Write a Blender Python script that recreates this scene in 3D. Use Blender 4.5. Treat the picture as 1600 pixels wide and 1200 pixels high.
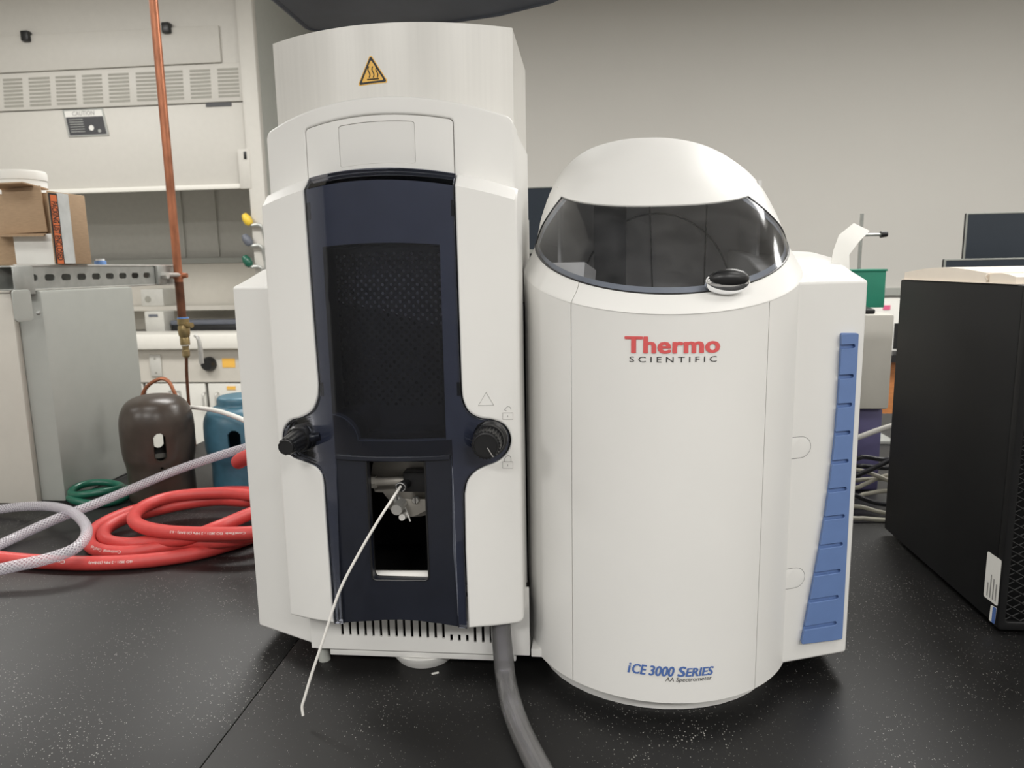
import bpy, bmesh, math, random
from mathutils import Vector, Matrix
from math import sin, cos, pi, radians as RAD, sqrt
random.seed(7)
for o in list(bpy.data.objects): bpy.data.objects.remove(o)
scene = bpy.context.scene
COL = scene.collection

# ------------------------------------------------------------------ camera
F_PX = 1130.0; CAM = Vector((0, 0, 0.5))
_yaw, _pit, _rol = RAD(5.8), RAD(9.2), RAD(1.05)
FW = Vector((-sin(_yaw)*cos(_pit), cos(_yaw)*cos(_pit), -sin(_pit)))
_rt = Vector((cos(_yaw), sin(_yaw), 0)); _up = _rt.cross(FW)
RT = cos(_rol)*_rt - sin(_rol)*_up; UP = sin(_rol)*_rt + cos(_rol)*_up
cd = bpy.data.cameras.new('camera'); cam = bpy.data.objects.new('camera', cd); COL.objects.link(cam)
cd.sensor_fit = 'HORIZONTAL'; cd.sensor_width = 36; cd.lens = 36*F_PX/1600; cd.clip_start = 0.05; cd.clip_end = 60
m = Matrix.Identity(4)
for i in range(3): m[i][0] = RT[i]; m[i][1] = UP[i]; m[i][2] = -FW[i]; m[i][3] = CAM[i]
cam.matrix_world = m
cd.dof.use_dof = True; cd.dof.focus_distance = 0.86; cd.dof.aperture_fstop = 11.0
scene.camera = cam
# ------------------------------------------------------------------ world, lights, exposure
w = bpy.data.worlds.new('world'); scene.world = w; w.use_nodes = True
w.node_tree.nodes['Background'].inputs[0].default_value = (1, 0.97, 0.92, 1)
w.node_tree.nodes['Background'].inputs[1].default_value = 0.3
scene.view_settings.view_transform = 'Standard'; scene.view_settings.look = 'None'
scene.view_settings.gamma = 1.0; scene.view_settings.use_curve_mapping = False
scene.view_settings.exposure = -0.50
def ceiling_light(x, y, power, sx=1.2, sy=0.6):
    l = bpy.data.lights.new('ceiling_light', 'AREA'); l.shape = 'RECTANGLE'; l.size = sx; l.size_y = sy
    l.energy = power; l.color = (1.0, 0.985, 0.95)
    o = bpy.data.objects.new('ceiling_light', l); COL.objects.link(o); o.location = (x, y, 2.27)
for x in (-3.2, -0.9, 1.4, 3.4):
    ceiling_light(x, 2.6, 72)
    ceiling_light(x, 0.2, 22)
    ceiling_light(x, -2.2, 84)

# ------------------------------------------------------------------ geometry helpers
def at(px, py, X=None, Y=None, Z=None):
    r = FW*F_PX + RT*(px-800) - UP*(py-600)
    t = (Y-CAM.y)/r.y if Y is not None else ((Z-CAM.z)/r.z if Z is not None else (X-CAM.x)/r.x)
    return CAM + r*t
WL = {}
def new_bm(): return bmesh.new()
def root(name, loc, label, cat, group=None):
    o = bpy.data.objects.new(name, None); COL.objects.link(o); o.location = loc
    o.empty_display_size = 0.02
    WL[o.name] = Vector(loc); o['label'] = label; o['category'] = cat
    if group: o['group'] = group
    return o
def obj(name, bm, mt, parent=None, smooth=35, wn=False, solid=0.0, label=None):
    me = bpy.data.meshes.new(name)
    if parent is not None: off = WL[parent.name]
    else:
        xs = [v.co.x for v in bm.verts]; ys = [v.co.y for v in bm.verts]; zs = [v.co.z for v in bm.verts]
        off = Vector(((min(xs)+max(xs))/2, (min(ys)+max(ys))/2, min(zs)))
    for v in bm.verts: v.co -= off
    bm.normal_update()
    bm.to_mesh(me); bm.free()
    if smooth:
        me.polygons.foreach_set('use_smooth', [True]*len(me.polygons)); me.set_sharp_from_angle(angle=RAD(smooth))
    me.materials.append(mt)
    o = bpy.data.objects.new(name, me); COL.objects.link(o)
    if parent is not None: o.parent = parent
    else: o.location = off
    WL[o.name] = off
    if solid:
        s = o.modifiers.new('solid', 'SOLIDIFY'); s.thickness = solid; s.offset = -1
        e = o.modifiers.new('split', 'EDGE_SPLIT'); e.split_angle = RAD(50); e.use_edge_sharp = False
    if wn:
        o.modifiers.new('wn', 'WEIGHTED_NORMAL').keep_sharp = True
    if label: o['label'] = label
    return o
def thing(name, bm, mt, label, cat, group=None, **k):
    o = obj(name, bm, mt, None, **k); o['label'] = label; o['category'] = cat
    if group: o['group'] = group
    return o
def struct(name, bm, mt, label=None, cat=None, **k):
    o = obj(name, bm, mt, None, **k); o['kind'] = 'structure'
    o['label'] = label or name; o['category'] = cat or 'room'
    return o
def box(bm, x0, x1, y0, y1, z0, z1, bev=0.0, seg=2):
    vs = [bm.verts.new((x, y, z)) for x in (x0, x1) for y in (y0, y1) for z in (z0, z1)]
    fs = [(0,1,3,2), (4,6,7,5), (0,4,5,1), (2,3,7,6), (0,2,6,4), (1,5,7,3)]
    fl = [bm.faces.new([vs[i] for i in f]) for f in fs]
    if bev:
        es = list({e for f in fl for e in f.edges})
        bmesh.ops.bevel(bm, geom=es, offset=bev, segments=seg, profile=0.5, affect='EDGES')
    return bm
def bx(*a, **k): return box(new_bm(), *a, **k)
def xform(bm, M):
    bmesh.ops.transform(bm, matrix=M, verts=bm.verts); return bm
def rotz(bm, ang, c):
    c = Vector(c); return xform(bm, Matrix.Translation(c) @ Matrix.Rotation(ang, 4, 'Z') @ Matrix.Translation(-c))
def frame_of(d):
    d = d.normalized(); a = Vector((0, 0, 1)) if abs(d.z) < 0.9 else Vector((1, 0, 0))
    u = d.cross(a).normalized(); v = u.cross(d).normalized(); return u, v
def cone(bm, p0, p1, r0, r1, seg=20, caps=True, prof=None):
    p0, p1 = Vector(p0), Vector(p1); u, v = frame_of(p1-p0)
    ra, rb = [], []
    for i in range(seg):
        a = 2*pi*i/seg; k = prof(i) if prof else 1.0
        d = u*cos(a) + v*sin(a)
        ra.append(bm.verts.new(p0 + d*r0*k)); rb.append(bm.verts.new(p1 + d*r1*k))
    for i in range(seg):
        j = (i+1) % seg; bm.faces.new((ra[j], ra[i], rb[i], rb[j]))
    if caps: bm.faces.new(ra); bm.faces.new(list(reversed(rb)))
    return bm
def cyl(bm, p0, p1, r, seg=20): return cone(bm, p0, p1, r, r, seg)
def lathe(bm, prof, c, seg=32, axis=(0, 0, 1)):
    c = Vector(c); ax = Vector(axis).normalized(); u, v = frame_of(ax)
    rings = []
    for r, h in prof:
        if r < 1e-6: rings.append([bm.verts.new(c + ax*h)])
        else: rings.append([bm.verts.new(c + ax*h + (u*cos(2*pi*i/seg) + v*sin(2*pi*i/seg))*r) for i in range(seg)])
    for a, b in zip(rings, rings[1:]):
        for i in range(seg):
            j = (i+1) % seg
            if len(a) == 1 and len(b) == 1: continue
            if len(a) == 1: bm.faces.new((a[0], b[i], b[j]))
            elif len(b) == 1: bm.faces.new((a[j], a[i], b[0]))
            else: bm.faces.new((a[j], a[i], b[i], b[j]))
    bmesh.ops.recalc_face_normals(bm, faces=bm.faces)
    return bm
def smooth_path(pts, n=8, closed=False):
    P = [Vector(p) for p in pts]; out = []
    N = len(P)
    for i in range(N-1 if not closed else N):
        p0 = P[i-1] if (i > 0 or closed) else P[0]*2-P[1]
        p1 = P[i]; p2 = P[(i+1) % N]
        p3 = P[(i+2) % N] if (i+2 < N or closed) else P[-1]*2-P[-2]
        for k in range(n):
            t = k/n
            out.append(0.5*((2*p1) + (p2-p0)*t + (2*p0-5*p1+4*p2-p3)*t*t + (3*p1-p0-3*p2+p3)*t*t*t))
    if not closed: out.append(P[-1])
    return out
def tube(bm, pts, r, seg=10, n=8, closed=False, smooth=True, caps=True):
    P = smooth_path(pts, n, closed) if smooth else [Vector(p) for p in pts]
    N = len(P); u, _ = frame_of(P[1]-P[0]); rings = []
    for i in range(N):
        if closed: d = (P[(i+1) % N]-P[i-1])
        else: d = P[min(i+1, N-1)]-P[max(i-1, 0)]
        d.normalize(); u = (u - d*u.dot(d)).normalized(); v = d.cross(u)
        rr = r(i/(N-1)) if callable(r) else r
        rings.append([bm.verts.new(P[i] + (u*cos(2*pi*k/seg) + v*sin(2*pi*k/seg))*rr) for k in range(seg)])
    pairs = list(zip(rings, rings[1:])) + ([(rings[-1], rings[0])] if closed else [])
    for a, b in pairs:
        for k in range(seg):
            j = (k+1) % seg; bm.faces.new((a[k], a[j], b[j], b[k]))
    if caps and not closed: bm.faces.new(list(reversed(rings[0]))); bm.faces.new(rings[-1])
    uvl = bm.loops.layers.uv.verify()
    L = [0.0]
    for i in range(1, N): L.append(L[-1] + (P[i]-P[i-1]).length)
    idx = {}
    for i, rg in enumerate(rings):
        for k, v_ in enumerate(rg): idx[v_] = (i, k)
    for f in bm.faces:
        if len(f.verts) != 4 or f.verts[0] not in idx: continue
        ks = [idx[l.vert][1] for l in f.loops if l.vert in idx]
        for l in f.loops:
            if l.vert in idx:
                i, k = idx[l.vert]
                kk = seg if (k == 0 and max(ks) == seg-1) else k
                l[uvl].uv = (kk/seg, L[i])
    return bm
def rpoly(pts, r=0.0, n=5):
    """rounded polygon; a point may be (x, z) or (x, z, radius)"""
    out = []; N = len(pts)
    for i in range(N):
        p = Vector(pts[i][:2]); rr = pts[i][2] if len(pts[i]) > 2 else r
        a = Vector(pts[i-1][:2]) - p; b = Vector(pts[(i+1) % N][:2]) - p
        if rr <= 0 or a.length < 1e-7 or b.length < 1e-7: out.append((p.x, p.y)); continue
        la, lb = a.length, b.length; a.normalize(); b.normalize()
        ang = a.angle(b)
        if ang > pi-0.02: out.append((p.x, p.y)); continue
        d = min(rr/math.tan(ang/2), la*0.49, lb*0.49); rr = d*math.tan(ang/2)
        c = p + (a+b).normalized()*(rr/sin(ang/2))
        s = p+a*d-c; e = p+b*d-c
        a0 = math.atan2(s.y, s.x); a1 = math.atan2(e.y, e.x); da = (a1-a0+pi) % (2*pi) - pi
        for k in range(n+1): out.append((c.x+rr*cos(a0+da*k/n), c.y+rr*sin(a0+da*k/n)))
    return out
def rrect(x0, x1, z0, z1, r=0.0, n=5): return rpoly([(x0, z0), (x1, z0), (x1, z1), (x0, z1)], r, n)
def circ(cx, cz, r, n=24): return [(cx+r*cos(2*pi*i/n), cz+r*sin(2*pi*i/n)) for i in range(n)]
def flat_mesh(loops, half, bev, text=None):
    if text:
        c = bpy.data.curves.new('t', 'FONT'); c.body = text[0]
        c.offset = text[1]; c.shear = text[2]; c.space_character = text[3]; c.resolution_u = 3
    else:
        c = bpy.data.curves.new('t', 'CURVE'); c.dimensions = '2D'; c.fill_mode = 'BOTH'
        for lp in loops:
            s = c.splines.new('POLY'); s.points.add(len(lp)-1); s.use_cyclic_u = True
            for p, q in zip(s.points, lp): p.co = (q[0], q[1], 0, 1)
        if bev: c.bevel_depth = bev; c.bevel_resolution = 2; c.offset = -bev
    c.extrude = max(half - bev, 0)
    o = bpy.data.objects.new('t', c); COL.objects.link(o)
    bpy.context.view_layer.update()
    me = bpy.data.meshes.new_from_object(o.evaluated_get(bpy.context.evaluated_depsgraph_get()))
    bpy.data.objects.remove(o); bpy.data.curves.remove(c)
    bm = new_bm(); bm.from_mesh(me); bpy.data.meshes.remove(me)
    return bm
def plate(loops, y0, y1, bev=0.0, warp=None, xstep=0.012, zcuts=()):
    """outline loops in (x, z); front at y0, back at y1; optional warp(x, y, z) -> Vector"""
    bm = flat_mesh(loops, (y1-y0)/2, bev)
    bmesh.ops.remove_doubles(bm, verts=bm.verts, dist=1e-6)
    ym = (y0+y1)/2
    for v in bm.verts: v.co = Vector((v.co.x, ym - v.co.z, v.co.y))
    if warp:
        xs = [v.co.x for v in bm.verts]; x0, x1 = min(xs), max(xs)
        x = x0 + xstep
        while x < x1 - xstep*0.3:
            bmesh.ops.bisect_plane(bm, geom=bm.verts[:]+bm.edges[:]+bm.faces[:], plane_co=(x, 0, 0), plane_no=(1, 0, 0), dist=1e-6); x += xstep
        for z in zcuts:
            bmesh.ops.bisect_plane(bm, geom=bm.verts[:]+bm.edges[:]+bm.faces[:], plane_co=(0, 0, z), plane_no=(0, 0, 1), dist=1e-6)
        for v in bm.verts: v.co = warp(v.co.x, v.co.y, v.co.z)
    return bm
def text_on(parent, name, s, mt, x0, x1, z0, z1, surf, bold=0.0, shear=0.0, space=1.0, label=None):
    bm = flat_mesh(None, 0, 0, (s, 0, shear, space))
    if bold:
        src = bm; me = bpy.data.meshes.new('b'); src.to_mesh(me); src.free(); bm = new_bm()
        for k, (ox, oy) in enumerate(((0, 0), (-1, 0), (1, 0), (0, -.5), (0, .5), (-.8, .4), (.8, -.4), (.8, .4), (-.8, -.4))):
            n0 = len(bm.verts); bm.from_mesh(me); bm.verts.ensure_lookup_table()
            for v in bm.verts[n0:]: v.co.x += ox*bold; v.co.y += oy*bold; v.co.z = k
        bpy.data.meshes.remove(me)
    xs = [v.co.x for v in bm.verts]; ys = [v.co.y for v in bm.verts]
    a0, a1, b0, b1 = min(xs), max(xs), min(ys), max(ys)
    for v in bm.verts:
        k_ = v.co.z; v.co = surf(x0+(v.co.x-a0)/(a1-a0)*(x1-x0), z0+(v.co.y-b0)/(b1-b0)*(z1-z0)); v.co.y -= k_*2e-5
    return obj(name, bm, mt, parent, smooth=0, label=label)
def prism(bm, loop, z0, z1, hole=None):
    """closed plan loop (x, y) as a wall of given inner loop (same count) or a solid"""
    b = [bm.verts.new((x, y, z0)) for x, y in loop]; t = [bm.verts.new((x, y, z1 if not callable(z1) else z1(x, y))) for x, y in loop]
    n = len(loop)
    for i in range(n): bm.faces.new((b[i], b[(i+1) % n], t[(i+1) % n], t[i]))
    if hole:
        b2 = [bm.verts.new((x, y, z0)) for x, y in hole]; t2 = [bm.verts.new((x, y, z1 if not callable(z1) else z1(x, y))) for x, y in hole]
        for i in range(n):
            j = (i+1) % n
            bm.faces.new((b2[j], b2[i], t2[i], t2[j])); bm.faces.new((t[i], t[j], t2[j], t2[i])); bm.faces.new((b[j], b[i], b2[i], b2[j]))
    else: bm.faces.new(list(reversed(b))); bm.faces.new(t)
    bmesh.ops.recalc_face_normals(bm, faces=bm.faces)
    return bm
def grid_surf(bm, fn, nu, nv):
    g = [[bm.verts.new(fn(i/nu, j/nv)) for i in range(nu+1)] for j in range(nv+1)]
    for j in range(nv):
        for i in range(nu): bm.faces.new((g[j][i], g[j][i+1], g[j+1][i+1], g[j+1][i]))
    return bm

# ------------------------------------------------------------------ materials
def mat(name, col, rough=0.5, metal=0.0, var=0.04, scale=30.0, bump=0.0, bscale=200.0, coat=0.0, spec=0.5, stretch=None):
    mt = bpy.data.materials.new(name); mt.use_nodes = True; nt = mt.node_tree; n = nt.nodes; b = n['Principled BSDF']
    b.inputs['Roughness'].default_value = rough; b.inputs['Metallic'].default_value = metal
    b.inputs['Coat Weight'].default_value = coat; b.inputs['Specular IOR Level'].default_value = spec
    tc = n.new('ShaderNodeTexCoord'); src = tc.outputs['Object']
    if stretch:
        mp = n.new('ShaderNodeMapping'); mp.inputs['Scale'].default_value = stretch; nt.links.new(src, mp.inputs[0]); src = mp.outputs[0]
    nz = n.new('ShaderNodeTexNoise'); nz.inputs['Scale'].default_value = scale; nz.inputs['Detail'].default_value = 4
    nt.links.new(src, nz.inputs['Vector'])
    r = n.new('ShaderNodeValToRGB'); r.color_ramp.elements[0].position = 0.3; r.color_ramp.elements[1].position = 0.7
    r.color_ramp.elements[0].color = tuple(max(c*(1-var), 0) for c in col) + (1,)
    r.color_ramp.elements[1].color = tuple(min(c*(1+var), 1) for c in col) + (1,)
    nt.links.new(nz.outputs[0], r.inputs[0]); nt.links.new(r.outputs[0], b.inputs['Base Color'])
    if bump:
        n2 = n.new('ShaderNodeTexNoise'); n2.inputs['Scale'].default_value = bscale; nt.links.new(src, n2.inputs['Vector'])
        bp = n.new('ShaderNodeBump'); bp.inputs['Strength'].default_value = bump; bp.inputs['Distance'].default_value = 0.001
        nt.links.new(n2.outputs[0], bp.inputs['Height']); nt.links.new(bp.outputs[0], b.inputs['Normal'])
    return mt
def tinted(name, tint, spec=0.5, rough=0.03, haze=0.0, hcol=(.8, .8, .8)):
    """thin tinted sheet: straight-through transmission with a glossy skin"""
    mt = bpy.data.materials.new(name); mt.use_nodes = True; nt = mt.node_tree; n = nt.nodes
    n.remove(n['Principled BSDF']); out = n['Material Output']
    tr = n.new('ShaderNodeBsdfTransparent'); tr.inputs[0].default_value = tint + (1,)
    gl = n.new('ShaderNodeBsdfGlossy'); gl.inputs['Roughness'].default_value = rough; gl.inputs[0].default_value = (1, 1, 1, 1)
    fr = n.new('ShaderNodeFresnel'); fr.inputs[0].default_value = 1.45
    mx = n.new('ShaderNodeMixShader'); nt.links.new(fr.outputs[0], mx.inputs[0])
    base = tr.outputs[0]
    if haze:
        df = n.new('ShaderNodeBsdfDiffuse'); df.inputs[0].default_value = hcol + (1,)
        m2 = n.new('ShaderNodeMixShader'); m2.inputs[0].default_value = haze
        nz = n.new('ShaderNodeTexNoise'); nz.inputs['Scale'].default_value = 40
        tc = n.new('ShaderNodeTexCoord'); nt.links.new(tc.outputs['Object'], nz.inputs['Vector'])
        mm = n.new('ShaderNodeMath'); mm.operation = 'MULTIPLY'; mm.inputs[1].default_value = haze*2; nt.links.new(nz.outputs[0], mm.inputs[0])
        if haze < .1: nt.links.new(mm.outputs[0], m2.inputs[0])
        nt.links.new(tr.outputs[0], m2.inputs[1]); nt.links.new(df.outputs[0], m2.inputs[2]); base = m2.outputs[0]
    nt.links.new(base, mx.inputs[1]); nt.links.new(gl.outputs[0], mx.inputs[2]); nt.links.new(mx.outputs[0], out.inputs[0])
    return mt
def braided(name):
    mt = bpy.data.materials.new(name); mt.use_nodes = True; nt = mt.node_tree; n = nt.nodes; b = n['Principled BSDF']
    tc = n.new('ShaderNodeTexCoord'); sp = n.new('ShaderNodeSeparateXYZ'); nt.links.new(tc.outputs['UV'], sp.inputs[0])
    def M(op, a, c):
        x = n.new('ShaderNodeMath'); x.operation = op
        for i, v in enumerate((a, c)):
            if isinstance(v, (int, float)): x.inputs[i].default_value = v
            else: nt.links.new(v, x.inputs[i])
        return x.outputs[0]
    u = M('MULTIPLY', sp.outputs[0], 9.0); v = M('MULTIPLY', sp.outputs[1], 150.0)
    def strand(a):
        f = M('FRACT', a, 0); d = M('ABSOLUTE', M('SUBTRACT', f, 0.5), 0); return M('LESS_THAN', d, 0.17)
    s = M('MAXIMUM', strand(M('ADD', u, v)), strand(M('SUBTRACT', u, v)))
    tr = n.new('ShaderNodeBsdfTransparent'); tr.inputs[0].default_value = (.80, .78, .82, 1)
    b.inputs['Base Color'].default_value = (.74, .71, .75, 1); b.inputs['Roughness'].default_value = 0.25
    fac = M('ADD', M('MULTIPLY', s, 0.42), 0.24)
    mx = n.new('ShaderNodeMixShader'); nt.links.new(fac, mx.inputs[0]); nt.links.new(tr.outputs[0], mx.inputs[1]); nt.links.new(b.outputs[0], mx.inputs[2])
    nt.links.new(mx.outputs[0], n['Material Output'].inputs[0])
    return mt
def bench_mat():
    mt = bpy.data.materials.new('black_epoxy_worktop'); mt.use_nodes = True; nt = mt.node_tree; n = nt.nodes; b = n['Principled BSDF']
    tc = n.new('ShaderNodeTexCoord')
    b.inputs['Roughness'].default_value = 0.48; b.inputs['Specular IOR Level'].default_value = 0.45
    vo = n.new('ShaderNodeTexVoronoi'); vo.inputs['Scale'].default_value = 400; nt.links.new(tc.outputs['Object'], vo.inputs['Vector'])
    nz = n.new('ShaderNodeTexNoise'); nz.inputs['Scale'].default_value = 7; nz.inputs['Detail'].default_value = 5; nt.links.new(tc.outputs['Object'], nz.inputs['Vector'])
    sep = n.new('ShaderNodeSeparateColor'); nt.links.new(vo.outputs['Color'], sep.inputs[0])
    def M(op, a, c):
        x = n.new('ShaderNodeMath'); x.operation = op
        for i, v in enumerate((a, c)):
            if isinstance(v, (int, float)): x.inputs[i].default_value = v
            else: nt.links.new(v, x.inputs[i])
        return x.outputs[0]
    rad = M('MULTIPLY', M('POWER', sep.outputs[0], 2.0), 0.25)
    thr = M('MULTIPLY', rad, M('MULTIPLY', M('SUBTRACT', nz.outputs[0], 0.24), 3.2))
    dot = M('LESS_THAN', vo.outputs['Distance'], thr)
    smear = n.new('ShaderNodeTexNoise'); smear.inputs['Scale'].default_value = 3.0; smear.inputs['Detail'].default_value = 8; smear.inputs['Roughness'].default_value = 0.65
    nt.links.new(tc.outputs['Object'], smear.inputs['Vector'])
    ra = n.new('ShaderNodeValToRGB'); ra.color_ramp.elements[0].position = 0.35; ra.color_ramp.elements[1].position = 0.75
    ra.color_ramp.elements[0].color = (.0045, .0045, .0047, 1); ra.color_ramp.elements[1].color = (.012, .0115, .011, 1)
    nt.links.new(smear.outputs[0], ra.inputs[0])
    mx = n.new('ShaderNodeMix'); mx.data_type = 'RGBA'; nt.links.new(dot, mx.inputs[0]); nt.links.new(ra.outputs[0], mx.inputs[6]); mx.inputs[7].default_value = (.30, .29, .27, 1)
    nt.links.new(mx.outputs[2], b.inputs['Base Color'])
    return mt
M = {}
M['white'] = mat('white_plastic', (.80, .79, .765), 0.42, var=0.012, scale=8, bump=0.03, bscale=900)
M['white2'] = mat('white_painted_metal', (.765, .755, .73), 0.4, var=0.012, scale=8, bump=0.03, bscale=900)
M['chimney'] = mat('satin_white_chimney', (.70, .685, .65), 0.38, metal=0.15, var=0.025, scale=14, stretch=(14, 14, 0.4))
M['navy'] = mat('dark_navy_plastic', (.012, .014, .022), 0.32, var=0.1, scale=40, bump=0.04, bscale=700)
M['slate'] = mat('slate_inner_panel', (.13, .14, .17), 0.45, var=0.05)
M['blackp'] = mat('black_plastic', (.010, .010, .011), 0.35, var=0.1, scale=50)
M['blackm'] = mat('black_matt', (.004, .004, .004), 0.7, var=0.1)
M['sheet'] = mat('black_gloss_sheet', (.010, .010, .012), 0.16, var=0.1)
M['steel'] = mat('brushed_steel', (.66, .65, .62), 0.3, metal=0.55, var=0.06, scale=60)
M['compart'] = mat('compartment_grey', (.70, .69, .68), 0.5, var=0.03)
M['hole_light'] = mat('hole_light_pale', (.85, .84, .82), 0.4, metal=0.2, var=0.04)  # paleness stands in for light behind the perforated sheet
M['bandgrey'] = mat('visor_band_grey', (.36, .39, .44), 0.4, var=0.03)
M['signgrey'] = mat('sign_dark_grey', (.055, .055, .06), 0.5, var=0.05)
M['dullsteel'] = mat('dull_grey_metal', (.50, .47, .42), 0.45, metal=0.25, var=0.06, scale=60)
M['chrome'] = mat('chrome', (.85, .86, .88), 0.06, metal=1.0, var=0.01)
M['blue'] = mat('blue_strip', (.125, .205, .42), 0.42, var=0.03, scale=60)
M['red_print'] = mat('red_print', (.70, .105, .105), 0.5, var=0.02)
M['black_print'] = mat('black_print', (.02, .02, .02), 0.5, var=0.02)
M['blue_print'] = mat('blue_print', (.085, .165, .43), 0.5, var=0.02)
M['grey_print'] = mat('grey_line', (.30, .29, .28), 0.6, var=0.02)
M['yellow'] = mat('yellow_sticker', (.90, .52, .10), 0.5, var=0.02)
M['smoke'] = tinted('smoked_glass', (.70, .72, .79), rough=0.04)
M['smoke2'] = tinted('smoked_visor', (.80, .81, .84), rough=0.12, haze=0.03)
M['braid'] = braided('braided_clear_hose')
M['clear'] = tinted('clear_pvc', (.62, .61, .66), rough=0.10, haze=0.17, hcol=(.66, .65, .64))
M['ptfe'] = mat('ptfe_white', (.80, .78, .74), 0.4, var=0.01)
M['bench'] = bench_mat()
M['redhose'] = mat('red_rubber', (.55, .055, .05), 0.45, var=0.06, scale=80, bump=0.08, bscale=500)
M['brown'] = mat('brown_enamel', (.050, .038, .030), 0.33, var=0.15, scale=40, bump=0.2, bscale=160)
M['bluecap'] = mat('blue_enamel', (.055, .15, .21), 0.35, var=0.15, scale=40, bump=0.15, bscale=160)
M['green'] = mat('green_hose', (.010, .10, .062), 0.3, var=0.05)
M['greenbox'] = mat('green_card', (.02, .25, .16), 0.6, var=0.05)
M['purple'] = mat('purple_box', (.10, .09, .20), 0.5, var=0.05)
M['copper'] = mat('copper_pipe', (.44, .17, .09), 0.36, metal=0.55, var=0.3, scale=18, stretch=(3, 3, 1))
M['darkcopper'] = mat('tarnished_copper', (.16, .065, .035), 0.4, metal=0.5, var=0.35, scale=30)
M['brass'] = mat('old_brass', (.36, .27, .13), 0.35, metal=0.7, var=0.2, scale=60)
M['galv'] = mat('galvanised_steel', (.42, .43, .41), 0.4, metal=0.5, var=0.1, scale=40)
M['greypaint'] = mat('grey_painted_metal', (.40, .41, .38), 0.45, var=0.02)
M['beige'] = mat('beige_painted_metal', (.60, .57, .51), 0.5, var=0.02)
M['hoodwhite'] = mat('hood_cream_paint', (.58, .56, .515), 0.5, var=0.015)
M['hoodgrey'] = mat('hood_liner_grey', (.56, .55, .51), 0.6, var=0.03)
M['cream'] = mat('cream_sill', (.78, .76, .70), 0.5, var=0.015)
M['slot'] = mat('louver_shade', (.33, .32, .28), 0.6, var=0.02)
M['card'] = mat('cardboard', (.42, .29, .18), 0.8, var=0.08, scale=60, stretch=(1, 1, 8))
M['orange'] = mat('orange_tape', (.72, .17, .05), 0.5, var=0.04)
M['plasticfilm'] = mat('plastic_film', (.62, .64, .63), 0.2, var=0.1, scale=30)
M['paper'] = mat('white_paper', (.80, .79, .75), 0.7, var=0.01)
M['creampaper'] = mat('cream_paper', (.80, .72, .62), 0.7, var=0.02)
M['wallf'] = mat('front_wall_grey_paint', (.20, .20, .20), 0.8, var=0.02)
M['wall'] = mat('wall_paint', (.60, .585, .55), 0.75, var=0.01, scale=2)
M['ceil'] = mat('ceiling_tile', (.80, .79, .76), 0.85, var=0.02)
M['floor'] = mat('floor_vinyl', (.20, .19, .18), 0.5, var=0.04, scale=12)
M['navymon'] = mat('monitor_navy', (.028, .040, .058), 0.4, var=0.03)
M['greycase'] = mat('grey_case', (.55, .53, .48), 0.5, var=0.02)
M['hoodslate'] = mat('canopy_slate', (.085, .097, .118), 0.5, var=0.2, scale=8)
M['pcblack'] = mat('pc_black_steel', (.006, .006, .0065), 0.5, var=0.1, bump=0.1, bscale=900, spec=0.28)
M['wood'] = mat('orange_wood', (.42, .16, .05), 0.5, var=0.2, scale=20, stretch=(1, 1, 8))
M['yellowplastic'] = mat('yellow_plastic', (.80, .55, .05), 0.4, var=0.03)
M['bluecapplastic'] = mat('blue_plastic_cap', (.15, .30, .65), 0.4, var=0.03)
M['greycable'] = mat('beige_cable', (.46, .44, .37), 0.5, var=0.03)
M['lid'] = mat('lid_black', (.012, .012, .013), 0.4, var=0.03)
M['blackcable'] = mat('black_cable', (.012, .012, .016), 0.4, var=0.03)
M['pink'] = mat('pink_label', (.70, .12, .25), 0.5, var=0.02)
M['cabinet'] = mat('cabinet_white', (.72, .71, .66), 0.5, var=0.01)

# ------------------------------------------------------------------ room shell
struct('floor', bx(-5, 4.6, -3.6, 5.25, -0.95, -0.9), M['floor'], 'vinyl laboratory floor', 'floor', smooth=0)
struct('ceiling', bx(-5, 4.6, -3.6, 5.25, 2.30, 2.35), M['ceil'], 'white tiled ceiling', 'ceiling', smooth=0)
struct('wall_back', bx(-5, 4.6, 5.20, 5.25, -0.9, 2.3), M['wall'], 'plain pale grey painted wall', 'wall', smooth=0)
struct('wall_left', bx(-5.05, -5, -3.6, 5.25, -0.9, 2.3), M['wall'], 'left painted wall', 'wall', smooth=0)
struct('wall_right', bx(4.6, 4.65, -3.6, 5.25, -0.9, 2.3), M['wall'], 'right painted wall', 'wall', smooth=0)
struct('wall_front', bx(-5, 4.6, -3.65, -3.6, -0.9, 2.3), M['wallf'], 'painted wall behind the camera', 'wall', smooth=0)

# ------------------------------------------------------------------ black bench
bench = root('lab_bench', (0.2, 1.3, -0.9), 'black epoxy laboratory bench top dusted with white specks', 'bench')
SEAM = -0.392
obj('worktop', bx(SEAM+0.0005, 1.85, 0.30, 2.45, -0.03, 0.0, bev=0.0008), M['bench'], bench)
obj('worktop', bx(-1.14, SEAM-0.0005, 0.30, 2.45, -0.03, 0.0, bev=0.0008), M['bench'], bench)
obj('worktop', bx(-2.3, -1.1405, 0.30, 1.80, -0.03, 0.0, bev=0.0015), M['bench'], bench)
obj('base_cabinet', bx(-1.10, 1.80, 0.36, 2.40, -0.9, -0.03), M['cabinet'], bench, smooth=0)
obj('base_cabinet', bx(-2.25, -1.12, 0.36, 1.78, -0.9, -0.03), M['cabinet'], bench, smooth=0)

# ------------------------------------------------------------------ spectrometer
SP = root('spectrometer', (0.0, 1.0, 0.0), 'large white atomic absorption spectrometer with burner tower and smoked visor', 'instrument')
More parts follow.
